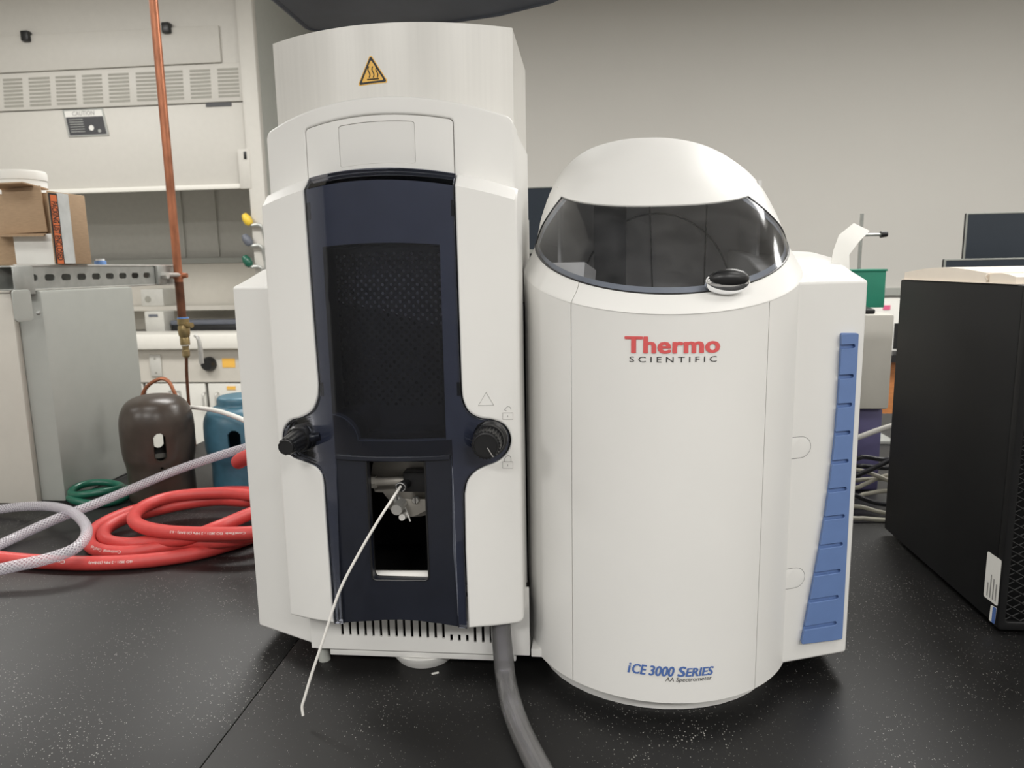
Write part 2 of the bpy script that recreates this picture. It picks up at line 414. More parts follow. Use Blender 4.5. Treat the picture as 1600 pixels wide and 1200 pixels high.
# --- rear housings: left and right lamp boxes with arched tops
def ztop(y):
    P = [(.80, .472), (.85, .478), (.90, .488), (.965, .504), (1.05, .5125), (1.15, .516), (1.30, .516)]
    for (a, b), (c, d) in zip(P, P[1:]):
        if y <= c: return b + (d-b)*max(0, y-a)/(c-a)
    return P[-1][1]
def housing(xo, yo, xi, yi, yb):
    """outer corner (xo, yo), inner front corner (xi, yi); profile rows from front to back"""
    bm = new_bm(); N = 16; g = []
    for k in range(N+1):
        t = k/N; ya = yo + (yb-yo)*t; yc = yi + (yb-yi)*t
        row = [Vector((xo, ya, .03)), Vector((xo, ya, ztop(ya))), Vector((xi, yc, ztop(ya)+(0.0 if k == 0 else 0.004*min(1, k/4)))), Vector((xi, yc, .03))]
        g.append([bm.verts.new(p) for p in row])
    for a, b in zip(g, g[1:]):
        for i in range(4): bm.faces.new((a[i], b[i], b[(i+1) % 4], a[(i+1) % 4]))
    bm.faces.new(g[0]); bm.faces.new(list(reversed(g[-1])))
    bmesh.ops.recalc_face_normals(bm, faces=bm.faces)
    es = [e for e in bm.edges if all(v in g[0] for v in e.verts)] + [e for e in bm.edges if len(e.link_faces) == 2 and e.calc_face_angle(0) > 1.0 and not all(v in g[-1] for v in e.verts)]
    bmesh.ops.bevel(bm, geom=list(set(es)), offset=0.0035, segments=3, profile=0.5, affect='EDGES')
    return bm
obj('left_housing', housing(-0.436, 0.8690, -0.344, 0.8262, 1.22), M['white2'], SP, wn=True)
obj('right_housing', housing(0.3155, 0.8505, 0.200, 0.8070, 1.22), M['white2'], SP, wn=True)
obj('rear_body', bx(-0.343, 0.199, 1.06, 1.22, 0.03, 0.50, bev=0.004), M['white2'], SP)
obj('chassis', bx(-0.343, 0.30, 0.875, 1.06, 0.03, 0.085), M['white2'], SP)
obj('gap_shade_strip', bx(-0.0775, -0.0745, 0.91, 1.05, 0.086, 0.455), M['blackm'], SP, smooth=0)  # black strip put in for the shade between tower and column
obj('hinge_block', bx(-0.0775, -0.0745, 0.87, 0.905, 0.41, 0.455, bev=0.001), M['slate'], SP)
# --- base plate with vent slots under the tower
YB = 0.818
def b2(px, py): p = at(px, py, Y=YB); return p.x, p.z
loops = [rrect(-0.343, -0.0672, 0.030, 0.118, 0.001)]
x0, x1 = b2(535, 985)[0], b2(767, 985)[0]
zt, zb = .112, b2(650, 996.5)[1]
zbs = b2(650, 990.5)[1]
for k in range(20):
    x = x0 + (x1-x0)*k/19
    if k in (14, 15, 16): loops.append(rrect(x-.0017, x+.0017, zb-0.003, zb+0.006, .0006, 2))
    else: loops.append(rrect(x-.0017, x+.0017, zb if k < 14 else zb-.004, zt, .0008, 2))
obj('vent_plate', plate(loops, YB, YB+0.003), M['white2'], SP, smooth=30)
obj('vent_backing', bx(-0.335, -0.07, YB+0.016, YB+0.02, 0.04, 0.116), M['blackm'], SP, smooth=0)
obj('bottom_plate', bx(-0.343, -0.0672, YB+0.003, 0.875, 0.030, 0.034), M['white2'], SP, smooth=0)
obj('lower_rail', bx(-0.322, -0.085, YB+0.006, YB+0.03, 0.018, 0.030, bev=0.001), M['white2'], SP)
obj('side_base_plate', plate([rpoly([(-0.0652, .030), (-.0480, .030), (-.0480, .040), (-0.0652, .040)], .001)], YB-.002, YB+0.03), M['white2'], SP)
# levelling foot
fx, fy = -0.2085, 0.8650
ft = obj('levelling_foot', lathe(new_bm(), [(0, .0), (.036, .0), (.044, .011), (.0460, .0165), (.0440, .0172), (.024, .012), (0, .012)], (fx, fy, 0.0005), 48), M['white'], SP)
bm = new_bm(); prof = []
for k in range(12): prof += [(.0145, .009+k*.0016), (.0130, .0098+k*.0016)]
obj('threaded_stem', lathe(bm, [(0, .009)]+prof+[(0, .029)], (fx, fy, 0.0005), 32), M['steel'], ft)
bm = new_bm(); cyl(bm, (-0.337, .842, 0.0005), (-0.337, .842, .030), .0075, 20)
obj('rubber_foot', bm, M['greypaint'], SP)
bm = new_bm(); cyl(bm, (0.28, 1.15, 0.0005), (0.28, 1.15, .030), .0095, 20); obj('rubber_foot', bm, M['greypaint'], SP)
bm = new_bm(); cyl(bm, (-0.38, 1.15, 0.0005), (-0.38, 1.15, .030), .0095, 20); obj('rubber_foot', bm, M['greypaint'], SP)

# --- burner tower: everything follows one shallow arc in plan
TX, THW, TS = -0.214, 0.143, 0.045
def uu(x): return (x-TX)/THW
ZC, CH = 0.5905, 1.25
def wz(x, z): return z - 0.021*uu(x)**2*min(1, max(0, (z-0.42)/0.15))
def twarp(x, y, z): return Vector((x, y + TS*uu(x)**2, wz(x, z)))
def twarp_door(x, y, z):
    yy = y + TS*uu(x)**2
    if z > ZC: yy += (z-ZC)*CH
    return Vector((x, yy, wz(x, z)))
def onT(px, py, y0):
    Y = y0
    for _ in range(12):
        p = at(px, py, Y=Y); Y = y0 + TS*uu(p.x)**2
    z = p.z
    for _ in range(8): z = p.z + 0.021*uu(p.x)**2*min(1, max(0, (z-0.42)/0.15))
    return (p.x, z)
def arc_loop(y0, xa, xb, yb, n=24):
    return [(xa+(xb-xa)*i/n, y0 + TS*uu(xa+(xb-xa)*i/n)**2) for i in range(n+1)] + [(xb, yb), (xa, yb)]
# chimney (open at the top)
obj('chimney', prism(new_bm(), arc_loop(.830, -.3685, -.0805, 1.05), .50, .767, arc_loop(.8335, -.3655, -.0835, 1.047)), M['chimney'], SP, smooth=30)
# tower shell (open at the front)
lo = [(-.352, .81), (-.352, 1.05), (-.0780, 1.05), (-.0780, .81), (-.0810, .81), (-.0810, 1.046), (-.348, 1.046), (-.348, .81)]
obj('tower_shell', prism(new_bm(), lo, .105, .565), M['white'], SP, smooth=0)
li = [(-.345, .83), (-.345, .97), (-.082, .97), (-.082, .83), (-.086, .83), (-.086, .966), (-.341, .966), (-.341, .83)]
obj('inner_lining', prism(new_bm(), li, .108, .56), M['blackm'], SP, smooth=0)
obj('burner_floor', bx(-.34, -.087, .815, .964, .106, .110), M['blackm'], SP, smooth=0)
obj('upper_shell', prism(new_bm(), [(-.3635, .87), (-.3635, 1.05), (-.0790, 1.05), (-.0790, .87), (-.0805, .87), (-.0805, 1.049), (-.362, 1.049), (-.362, .87)], .55, .655), M['white'], SP, smooth=0)
obj('hole_light_plate', plate([[(-.315, .47), (-.23, .455), (-.11, .42), (-.11, .57), (-.315, .57)]], .803, .805, 0, twarp), M['hole_light'], SP, smooth=30)  # added pale plate; colour and slanted cut imitate light behind the upper holes
# upper cover with recessed access panel
YC = 0.790
def cz(p): return onT(p[0], p[1], YC)
ctop = onT(600, 150, YC)[1]
cxl, cxr = -.3665, -.0775
pl, pr = onT(478, 230, YC)[0], onT(709, 230, YC)[0]
ptop = onT(600, 178, YC)[1]; pbot = .590
ql, qr = onT(529, 222, YC)[0], onT(648, 222, YC)[0]; qt = onT(589, 189, YC)[1]; qb = onT(589, 255, YC)[1]
obj('upper_cover', plate([rpoly([(cxl, .55), (cxr, .55), (cxr, ctop, .008), (cxl, ctop, .008)]), rpoly([(pl, pbot), (pr, pbot), (pr, ptop, .004), (pl, ptop, .004)])], YC, YC+.045, 0.0025, twarp, zcuts=(.60, .63)), M['white'], SP, wn=True)
ap = obj('access_panel', plate([rpoly([(pl+.0005, pbot), (pr-.0005, pbot), (pr-.0005, ptop-.0005, .004), (pl+.0005, ptop-.0005, .004)]), rrect(ql, qr, qb, qt, .003)], YC+.0012, YC+.006, 0.0004, twarp, zcuts=(.60, .63)), M['white'], SP, wn=True)
obj('label_inset', plate([rrect(ql+.0002, qr-.0002, qb+.0002, qt-.0002, .003)], YC+.0020, YC+.006, 0.0003, twarp), M['white2'], ap, wn=True)
obj('cover_backing', plate([rrect(pl-.003, pr+.003, pbot-.01, ptop+.003)], YC+.0062, YC+.012, 0, twarp), M['blackm'], SP, smooth=0)
# hot surface warning triangle on the chimney
YCH = .830
def tri_surf(dy):
    return lambda x, z: Vector((x, YCH - dy + TS*uu(x)**2, z))
def onC(px, py):
    Y = YCH
    for _ in range(12): p = at(px, py, Y=Y); Y = YCH + TS*uu(p.x)**2
    return (p.x, p.z)
T = [onC(579, 87), onC(604.5, 127.5), onC(561, 131)]
cx = sum(p[0] for p in T)/3; czz = sum(p[1] for p in T)/3
def shrink(k): return [(cx+(p[0]-cx)*k, czz+(p[1]-czz)*k) for p in T]
wst = obj('warning_sticker', plate([rpoly(shrink(1.12), .002)], YCH-.0003, YCH+.0004, 0, twarp), M['yellow'], SP, smooth=0, label='yellow hot surface warning triangle')
obj('triangle_border', plate([rpoly(shrink(1.02), .0015), rpoly(shrink(.80), .001)], YCH-.0005, YCH+.0004, 0, twarp), M['black_print'], wst, smooth=0)
bm = new_bm()
for k in (-1, 0, 1):
    c0 = onC(583+k*6.0, 115.5); pts = []
    for i in range(9):
        t = i/8; x = c0[0] + k*0.0002 + .0010*sin(t*2*pi); z = c0[1] - .0040 + .0118*t
        pts.append(Vector((x, YCH - .0004 + TS*uu(x)**2, z)))
    tube(bm, pts, .00055, 6, 3)
a, b = onC(574, 124.5), onC(592, 123)
tube(bm, [Vector((a[0], YCH-.0003+TS*uu(a[0])**2, a[1])), Vector((b[0], YCH-.0003+TS*uu(b[0])**2, b[1]))], .0007, 6, 2)
obj('heat_symbol', bm, M['black_print'], wst)

# door: two white wings and the dark centre with ears for the knobs
YD = .745
def D(px, py): return onT(px, py, YD)
DT = ZC + .0140
lft_px = [(475, 300), (487, 460), (498, 600), (496.5, 622), (488, 642), (471, 653), (455, 657.5), (445, 668), (441.5, 684), (445, 700), (456, 713), (474, 720), (491, 727), (502, 738), (506.5, 756), (510, 810), (516, 890), (522, 974)]
rgt_px = [(709, 290), (714, 440), (719.5, 600), (722, 624), (731, 643), (748, 653.5), (768, 656.5), (785, 663), (795, 677), (796.5, 693), (790, 709), (776, 721), (757, 728), (740, 738), (729, 752), (724.5, 772), (726, 860), (731, 982)]
def dense(L): return L[:2] + [(p_.x, p_.y) for p_ in smooth_path([(a_, b_, 0) for a_, b_ in L[2:-2]], 4)] + L[-2:]
lft_px = dense(lft_px); rgt_px = dense(rgt_px)
Lp = [D(*p) for p in lft_px]; Rp = [D(*p) for p in rgt_px]
XL, XR = -.3555, -.0715
Lp[0] = (Lp[0][0], DT); Rp[0] = (Rp[0][0], DT)
zl0 = onT(457, 962, YD)[1]; zr0 = onT(814, 974, YD)[1]
g = .0006
lw = [(XL, DT)] + [(x-g, z) for x, z in Lp] + [(XL, zl0)]
rw = [(x+g, z) for x, z in Rp] + [(XR, zr0, .006), (XR, DT)]
obj('door_wing', plate([rpoly(lw)], YD, YD+.062, .0030, twarp_door, zcuts=(ZC, .52, .47)), M['white'], SP, wn=True)
rwing = obj('door_wing', plate([rpoly(rw)], YD, YD+.062, .0030, twarp_door, zcuts=(ZC, .52, .47)), M['white'], SP, wn=True)
# embossed marks on the right wing
def wpt(px, py): x, z = D(px, py); return Vector((x, YD-.0001+TS*uu(x)**2, z))
bm = new_bm(); tube(bm, [wpt(759.5, 613), wpt(771.5, 633), wpt(747.5, 633.5)], .00035, 6, closed=True, smooth=False)
obj('triangle_mark', bm, M['grey_print'], rwing)
for cyx, open_ in ((646, True), (722.5, False)):
    bm = new_bm(); c = 793.5
    tube(bm, [wpt(c-8, cyx-1), wpt(c+8, cyx-1), wpt(c+8, cyx+9), wpt(c-8, cyx+9)], .0003, 6, closed=True, smooth=False)
    s = [wpt(c-5+(3 if open_ else 0), cyx-1-(3 if open_ else 0)), wpt(c-5, cyx-6), wpt(c, cyx-11), wpt(c+4, cyx-9), wpt(c+5, cyx-6)] + ([] if open_ else [wpt(c+5, cyx-1)])
    tube(bm, s, .0003, 6, 4)
    tube(bm, [wpt(c, cyx+3), wpt(c, cyx+6)], .0003, 6, 2)
    obj('padlock_mark', bm, M['grey_print'], rwing)
# smoked sheet over the whole centre, cut away around the matt lower panel
low = [D(705, 720), D(707, 985), D(524, 985), D(522, 720)]
bot = [D(560, 972), D(625, 969), D(680, 974)]
zcut = D(615, 716)[1]
Lu = [p for p in Lp]; Ru = [p for p in Rp]
smoke_loop = [(x+g, z) for x, z in Lu] + [(D(538, 974)[0], D(538, 974)[1]), (D(524, 720)[0], zcut), (D(706, 718)[0], zcut), (D(716, 980)[0], D(716, 980)[1])] + [(x-g, z) for x, z in reversed(Ru)]
obj('smoked_door', plate([smoke_loop], YD-.0012, YD+.0022, .0006, twarp_door, zcuts=(ZC, .52, .47)), M['smoke'], SP, wn=True, label='smoked translucent door sheet with ears')
# liner right behind the smoked sheet with the window opening
wl, wr = D(511, 530)[0], D(691, 530)[0]
wt, wb = D(600, 379)[1], D(620, 690)[1]
hump = [(wl + .030*sin(k*pi/20), wb + .028*cos(k*pi/20)) for k in range(11)]
win = rpoly([(wr, wb), (wr, wt), (wl, wt)] + hump)
liner = [(x+.0012, z-(.012 if i == 0 else 0)) for i, (x, z) in enumerate(Lp[:-1])] + [(D(524, 735)[0], D(524, 735)[1]), (D(706, 733)[0], D(706, 733)[1])] + [(x-.0012, z-(.012 if i == len(Rp)-1 else 0)) for i, (x, z) in enumerate(reversed(Rp[:-1]))]
liner = [(x, z) for x, z in Lp[:12]]
liner = [(x+.0012, z - (.0008 if i == 0 else 0)) for i, (x, z) in enumerate(Lp[:-1])]
liner += [(D(524, 971)[0], D(524, 971)[1]), (D(540, 971)[0], D(540, 971)[1]), (D(527, 735)[0], zcut-.002), (D(703, 735)[0], zcut-.002), (D(711, 977)[0], D(711, 977)[1]), (D(728, 979)[0], D(728, 979)[1])]
liner += [(x-.0012, z - (.0008 if i == 0 else 0)) for i, (x, z) in reversed(list(enumerate(Rp[:-1])))]
obj('door_liner', plate([liner, win], YD+.0028, YD+.012, 0, twarp_door, zcuts=(ZC, .52, .47)), M['slate'], SP, wn=True)
obj('cross_bar', plate([[(D(522, 700)[0], zcut), (D(706, 700)[0], zcut), (D(706, 700)[0], wb-.0005), (wl+.031, wb-.0005)] + [(wl+.029*sin(k*pi/20), wb+.027*cos(k*pi/20)) for k in range(10, -1, -1)] + [(D(522, 700)[0], wb+.020)]], YD+.00225, YD+.0036, .0002, twarp), M['navy'], SP, wn=True)
# window recess walls and perforated sheet
YP = .788
def wall_strip(pts, ya, yb):
    bm = new_bm()
    def P(x, y, z): return twarp(x, y, z)
    rows = []
    for (x, z) in pts: rows.append((bm.verts.new(P(x, ya, z)), bm.verts.new(P(x, yb, z))))
    n = len(rows)
    for i in range(n): bm.faces.new((rows[i][0], rows[(i+1) % n][0], rows[(i+1) % n][1], rows[i][1]))
    return bm
obj('window_recess', wall_strip(win, YD+.0121, YP), M['blackp'], SP, smooth=20)
# perforated sheet: staggered octagonal holes cut in a cell grid
hx0, hx1 = onT(526, 560, YP)[0], onT(690, 430, YP)[0]
hz1, hz0 = onT(610, 393, YP)[1], onT(610, 634, YP)[1]
NX, NZ = 26, 36
px_, pz_ = (hx1-hx0)/NX, (hz1-hz0)/NZ
bm = new_bm(); V = {}
def gv(x, z):
    k = (round(x, 6), round(z, 6))
    if k not in V: V[k] = bm.verts.new(twarp(x, YP, z))
    return V[k]
HR = .0019
for i in range(NX):
    for j in range(NZ):
        a, b, c, d = hx0+i*px_, hx0+(i+1)*px_, hz0+j*pz_, hz0+(j+1)*pz_
        cs = [gv(a, c), gv(b, c), gv(b, d), gv(a, d)]
        if (i+j) % 2: bm.faces.new(cs); continue
        cx_, cz_ = (a+b)/2, (c+d)/2
        h = [bm.verts.new(twarp(cx_+HR*cos(-3*pi/4+k*pi/4), YP, cz_+HR*sin(-3*pi/4+k*pi/4))) for k in range(8)]
        hb = [bm.verts.new(v.co + Vector((0, .0012, 0))) for v in h]
        for k in range(4):
            bm.faces.new((cs[k], h[2*k+1], h[2*k])); bm.faces.new((cs[k], cs[(k+1) % 4], h[2*k+1])); bm.faces.new((cs[(k+1) % 4], h[(2*k+2) % 8], h[2*k+1]))
        for k in range(8): bm.faces.new((h[k], h[(k+1) % 8], hb[(k+1) % 8], hb[k]))
fr_x0, fr_x1, fr_z0, fr_z1 = wl-.012, wr+.012, wb-.01, wt+.012
def quad(a, b, c, d, nx=10):
    for k in range(nx):
        x0_, x1_ = a+(b-a)*k/nx, a+(b-a)*(k+1)/nx
        bm.faces.new([bm.verts.new(twarp(x, YP, z)) for x, z in ((x0_, c), (x1_, c), (x1_, d), (x0_, d))])
quad(fr_x0, hx0, fr_z0, fr_z1, 2); quad(hx1, fr_x1, fr_z0, fr_z1, 2); quad(hx0, hx1, hz1, fr_z1); quad(hx0, hx1, fr_z0, hz0)
obj('perforated_sheet', bm, M['sheet'], SP, smooth=20, label='black perforated metal sheet')
# matt lower panel with the nebuliser opening
bl, br = D(577, 820)[0], D(667, 820)[0]
btp, bbt = D(620, 722)[1], D(625, 908)[1]
outer = [D(524, 720), D(530, 900), (D(536, 974)[0]-.0004, D(536, 974)[1]), D(560, 972), D(600, 969.5), D(625, 969), D(655, 971), D(690, 975.5), (D(717, 980)[0], D(717, 980)[1]), D(707, 860), D(705, 720)]
outer[0] = (outer[0][0]+.0006, zcut-.0008); outer[-1] = (outer[-1][0]-.0002, zcut-.0008)
hole = rpoly([(bl, bbt, .005), (br, bbt, .005), (br, btp), (bl, btp)])
lp = obj('lower_panel', plate([outer, hole], YD+.0010, YD+.012, .0006, twarp), M['navy'], SP, wn=True)
bm = new_bm(); tube(bm, [twarp(x, YD+.0008, z) for x, z in hole], .0011, 8, 1, closed=True, smooth=False)
obj('opening_lip', bm, M['blackp'], lp)
obj('hood_shade', plate([[(D(525, 720)[0], btp+.001), (D(703, 720)[0], btp+.001), (D(703, 720)[0], btp+.006), (D(525, 720)[0], btp+.006)]], YD-.002, YD+.006, .0006, twarp), M['navy'], lp, wn=True)
rec = rpoly([(bl, bbt, .005), (br, bbt, .005), (br, btp), (bl, btp)])
obj('opening_walls', wall_strip(rec, YD+.0105, YD+.0145), M['blackm'], lp, smooth=20)

# knobs
def knob(cpx, cpy, r0, r1, depth, n, collar):
    p = onT(cpx, cpy, YD); y = YD + TS*uu(p[0])**2
    kr = obj('knob_collar', lathe(new_bm(), [(0, -.002), (collar*1.12, -.002), (collar*1.12, .004), (collar, .006), (collar*.95, .012), (0, .012)], (p[0], y+.001, p[1]), 32, (0, -1, 0)), M['blackp'], SP)
    bm = new_bm(); seg = n*4
    prof = lambda i: 1.0 if i % 4 in (1, 2) else 0.93
    cone(bm, (p[0], y-.010, p[1]), (p[0], y-depth+.002, p[1]), r0, r1, seg, True, prof)
    kb = obj('knob', bm, M['blackp'], SP, smooth=25)
    obj('knob_face', lathe(new_bm(), [(0, 0), (r1*.90, 0), (r1*.86, .0025), (r1*.80, .0028), (r1*.78, .0018), (0, .0018)], (p[0], y-depth+.002, p[1]), 32, (0, -1, 0)), M['blackp'], kb)
    return p, y
p, y = knob(470, 684.5, .0122, .0096, .042, 12, .0142)
bm = new_bm(); cyl(bm, (p[0]+.010, y-.0035, p[1]+.001), (p[0]+.026, y-.0055, p[1]+.004), .0050, 14); obj('knob_shaft_cover', bm, M['navy'], SP)
p, y = knob(765, 685, .0158, .0158, .033, 26, .0180)
for (xa_, ya_, xb_, yb_) in ((477.5, 317, 484.5, 343), (703.5, 312, 709.5, 338), (498.5, 598, 505, 620), (713, 598, 719.5, 619)):
    (ca, cb_), (cc, ce) = D(xa_, ya_), D(xb_, yb_)
    obj('door_clip', plate([rrect(ca, cc, ce, cb_)], YD+.00225, YD+.0034, 0, twarp), M['blackm'], SP, smooth=0)
bm = new_bm(); tube(bm, [(p[0]+.002, y-.0345, p[1]-.002), (p[0]+.008, y-.0345, p[1]-.012)], .0006, 6, 2); obj('knob_pointer', bm, M['grey_print'], SP)

# nebuliser inside the opening
def n2(px, py, y): return at(px, py, Y=y)
YN = .812
c = n2(643, 746, YN); e = n2(580, 746, YN); R = (e-c).length
bm = new_bm(); pts = []
for k in range(64):
    a = 2*pi*k/64; r = R
    for na in (RAD(218), RAD(100), RAD(340)):
        d = abs((a-na+pi) % (2*pi)-pi)
        if d < .22: r = R*(.82)
    pts.append((c.x+r*cos(a), c.z+r*sin(a)))
obj('chamber_end_plate', plate([pts], YN, YN+.003, .0004), M['dullsteel'], SP)
bm = new_bm(); cyl(bm, n2(576, 753, .800), n2(640, 750, .800), .0052, 20)
obj('gas_inlet', bm, M['dullsteel'], SP)
bm = new_bm(); cyl(bm, n2(573, 753, .800), n2(588.5, 752.5, .800), .0078, 6); obj('hex_nut', bm, M['dullsteel'], SP, smooth=0)
a, b = n2(631, 769, .786), n2(672, 739, .786)
bm = new_bm(); cone(bm, n2(632, 757, .800), n2(623, 745.5, .800)+Vector((0, .004, 0)), .006, .003, 12); obj('clamp_wedge', bm, M['steel'], SP)
blk = obj('nebuliser_block', plate([[(a.x, a.z), (b.x, a.z), (b.x, b.z), (a.x, b.z)], rrect(n2(648, 0, .786).x, n2(659, 0, .786).x, n2(0, 757.5, .786).z, n2(0, 749.5, .786).z, .002)], .786, .806, .0006), M['blackp'], SP)
bm = new_bm(); cyl(bm, n2(636, 755, .788), n2(628, 760, .766), .0055, 20); obj('nebuliser_body', bm, M['blackp'], blk)
c = n2(626, 761, .764); bm = new_bm()
tube(bm, [c+Vector((.0052*cos(2*pi*k/20), -.0008*sin(2*pi*k/20), .0052*sin(2*pi*k/20))) for k in range(20)], .0009, 8, 2, closed=True)
obj('capillary_port', bm, M['chrome'], SP)
pl_ = [(n2(613, 781, .80).x, n2(0, 781, .80).z), (n2(616, 771, .80).x, n2(0, 771, .80).z), (n2(676, 771, .80).x, n2(0, 771, .80).z), (n2(676, 781, .80).x, n2(0, 783, .80).z), (n2(645, 797, .80).x, n2(0, 797, .80).z), (n2(624, 795, .80).x, n2(0, 795, .80).z)]
obj('clamp_plate', plate([rpoly(pl_, .004)], .800, .803, .0004), M['dullsteel'], SP)
for (px, py, r, hgt) in ((622, 780, .0055, .004), (650, 780.5, .0045, .004)):
    c = n2(px, py, .800); sc = obj('screw', lathe(new_bm(), [(0, 0), (r, 0), (r, hgt*.6), (r*.8, hgt), (0, hgt)], c, 20, (0, -1, 0)), M['steel'], SP)
    obj('screw_slot', rotz(bx(c.x-.0006, c.x+.0006, c.y-hgt-.0004, c.y-hgt+.0004, c.z-r*.8, c.z+r*.8), 0, c), M['black_print'], sc, smooth=0)
c = n2(628, 786, .798); bm = new_bm(); cone(bm, c, c+Vector((-.001, -.022, -.001)), .0066, .0064, 40, True, lambda i: 1.0 if i % 2 else .95)
obj('thumb_screw', bm, M['steel'], SP)
bm = new_bm(); tube(bm, [n2(633, 793, .792), n2(637, 803, .788), n2(641, 815, .784)], .0011, 8, 4); obj('lever_pin', bm, M['steel'], SP)
bm = new_bm(); tube(bm, [n2(637, 803, .790), n2(632, 806, .788), n2(628, 808.5, .778)], .0038, 12, 4); obj('lever_tip', bm, M['ptfe'], SP)
bm = new_bm(); cyl(bm, n2(570, 899, .764), n2(680, 899.5, .764), .0058, 20); obj('roller', bm, M['ptfe'], SP)

# --- sample column with smoked visor
CXX, CW, CD, CY0, CYB = .0890, .1620, .165, .731, 1.26
def colY(x): u = max(-1, min(1, (x-CXX)/CW)); return CY0 + CD*(1-sqrt(1-u*u))
def onK(px, py):
    Y = CY0
    for _ in range(15): p = at(px, py, Y=Y); Y = colY(p.x)
    return p.x, p.z
RINGS = [  # w, front y, front depth, front z, side z
    (.1620, .7310, .1650, .4500, .4975),
    (.1598, .7318, .1650, .4530, .5030),
    (.1485, .7490, .1580, .4700, .5280),
    (.1420, .7990, .1450, .5190, .5660),
    (.1280, .8600, .1300, .5680, .6090),
    (.1080, .9400, .1200, .6200, .6440),
    (.0820, 1.0250, .1000, .6580, .6700),
    (.0440, 1.1000, .0600, .6800, .6840),
    (.0020, 1.1600, .0030, .6870, .6870)]
def ringp(t):
    n = len(RINGS)-1; t = max(0, min(n-1e-6, t)); i = int(t); f = t-i
    P = [RINGS[max(0, min(n, i+k-1))] for k in range(4)]
    return [0.5*(2*b + (c-a)*f + (2*a-5*b+4*c-d)*f*f + (3*b-a-3*c+d)*f**3) for a, b, c, d in zip(*P)]
def hood(t, a):
    """a in degrees, 0 = front, +-90 = sides, 180 = back"""
    w_, yf, dd, zf, zs = ringp(t); r = RAD(a)
    sn, cs = sin(r), cos(r)
    n = 2.0 + .5*min(1, max(0, (t-2)/2))
    sx = math.copysign(abs(sn)**(2/n), sn); sy = abs(cs)**(2/n)
    ys = yf+dd
    if cs >= 0: y = ys - dd*sy; q = 1-sy; z = zf+(zs-zf)*q
    else: y = ys + (max(CYB-.02*t, ys+.05)-ys)*sy; z = zs
    return Vector((CXX + w_*sx, y, z))
def hood_patch(t0, t1, a0, a1, nt, na):
    def f(u, v):
        t = t0+(t1-t0)*v; p_ = a0(t) if callable(a0) else a0; q_ = a1(t) if callable(a1) else a1
        return hood(t, p_+(q_-p_)*u)
    bm = grid_surf(new_bm(), f, na, nt)
    bmesh.ops.remove_doubles(bm, verts=bm.verts, dist=1e-5); return bm
def col_patch(a0, a1, na, zb=.030):
    def f(u, v):
        p = hood(0, a0+(a1-a0)*u); return Vector((p.x, p.y, zb + (p.z-zb)*v))
    return grid_surf(new_bm(), f, na, 6)
def merge(*bms):
    me = bpy.data.meshes.new('m'); out = new_bm()
    for b in bms: b.to_mesh(me); out.from_mesh(me); b.free()
    bpy.data.meshes.remove(me)
    bmesh.ops.remove_doubles(out, verts=out.verts, dist=2e-5); return out
AL, AR = -39.5, 38.0; gp = .18
T1, T2 = 2.0, 4.0
def AWL(t): return -(88 - 28*max(0, min(1, (t-T1)/(T2-T1)))**1.15)
def AWR(t): return 87 - 41*max(0, min(1, (t-T1)/(T2-T1)))**1.1
front = merge(col_patch(AL+gp, AR-gp, 40), hood_patch(0, T1, AL+gp, 82, 14, 70))
obj('column_door', front, M['white'], SP, smooth=60, solid=.003)
obj('column_side', merge(col_patch(-180, AL-gp, 60), hood_patch(0, T1, -180, AL-gp, 14, 60)), M['white'], SP, smooth=60, solid=.003)
obj('column_side', merge(col_patch(AR+gp, 180, 60), hood_patch(0, T1, 82.3, 180, 14, 60)), M['white'], SP, smooth=60, solid=.003)
obj('hood_shell', merge(hood_patch(T1, T2, AWR, lambda t: 360+AWL(t), 20, 80), hood_patch(T2, 8, -180, 180, 40, 120)), M['white'], SP, smooth=60, solid=.003)
obj('hood_lip', merge(hood_patch(T2-.07, T2+.10, AWL(T2)-2, AWR(T2)+2, 4, 60)), M['white'], SP, smooth=60, solid=-.0018)
vis = obj('visor', hood_patch(T1-.02, T2, AWL, AWR, 24, 70), M['smoke2'], SP, smooth=60, label='smoked transparent visor')
def edge_tube(pts, r): bm = new_bm(); tube(bm, pts, r, 8, 1, closed=True, smooth=False); return bm
def lrp(a, b, k): return a+(b-a)*k
e1 = [hood(T1, lrp(AWL(T1), AWR(T1), k/60)) for k in range(61)] + [hood(lrp(T1, T2, k/20), AWR(lrp(T1, T2, k/20))) for k in range(1, 21)] + [hood(T2, lrp(AWR(T2), AWL(T2), k/60)) for k in range(1, 61)] + [hood(lrp(T2, T1, k/20), AWL(lrp(T2, T1, k/20))) for k in range(1, 20)]
obj('visor_gasket', edge_tube(e1, .0010), M['blackp'], SP)
def inset(p, d=.004): v = (Vector((CXX, .95, .50))-p).normalized(); return p + v*d
bm = new_bm()
def fr(t, a): return inset(hood(t, a), .003)
# inner visor frame: grey band just inside the edge
bandm = [grid_surf(new_bm(), lambda u, v: fr(T1+.16*v, lrp(AWL(T1), AWR(T1), u)), 60, 2)]
obj('visor_inner_band', merge(*bandm, grid_surf(new_bm(), lambda u, v: fr(T1+(T2-T1)*u, AWR(T1+(T2-T1)*u)-4*v), 20, 2), grid_surf(new_bm(), lambda u, v: fr(T1+(T2-T1)*u, AWL(T1+(T2-T1)*u)+4*v), 20, 2)), M['bandgrey'], SP, smooth=60)
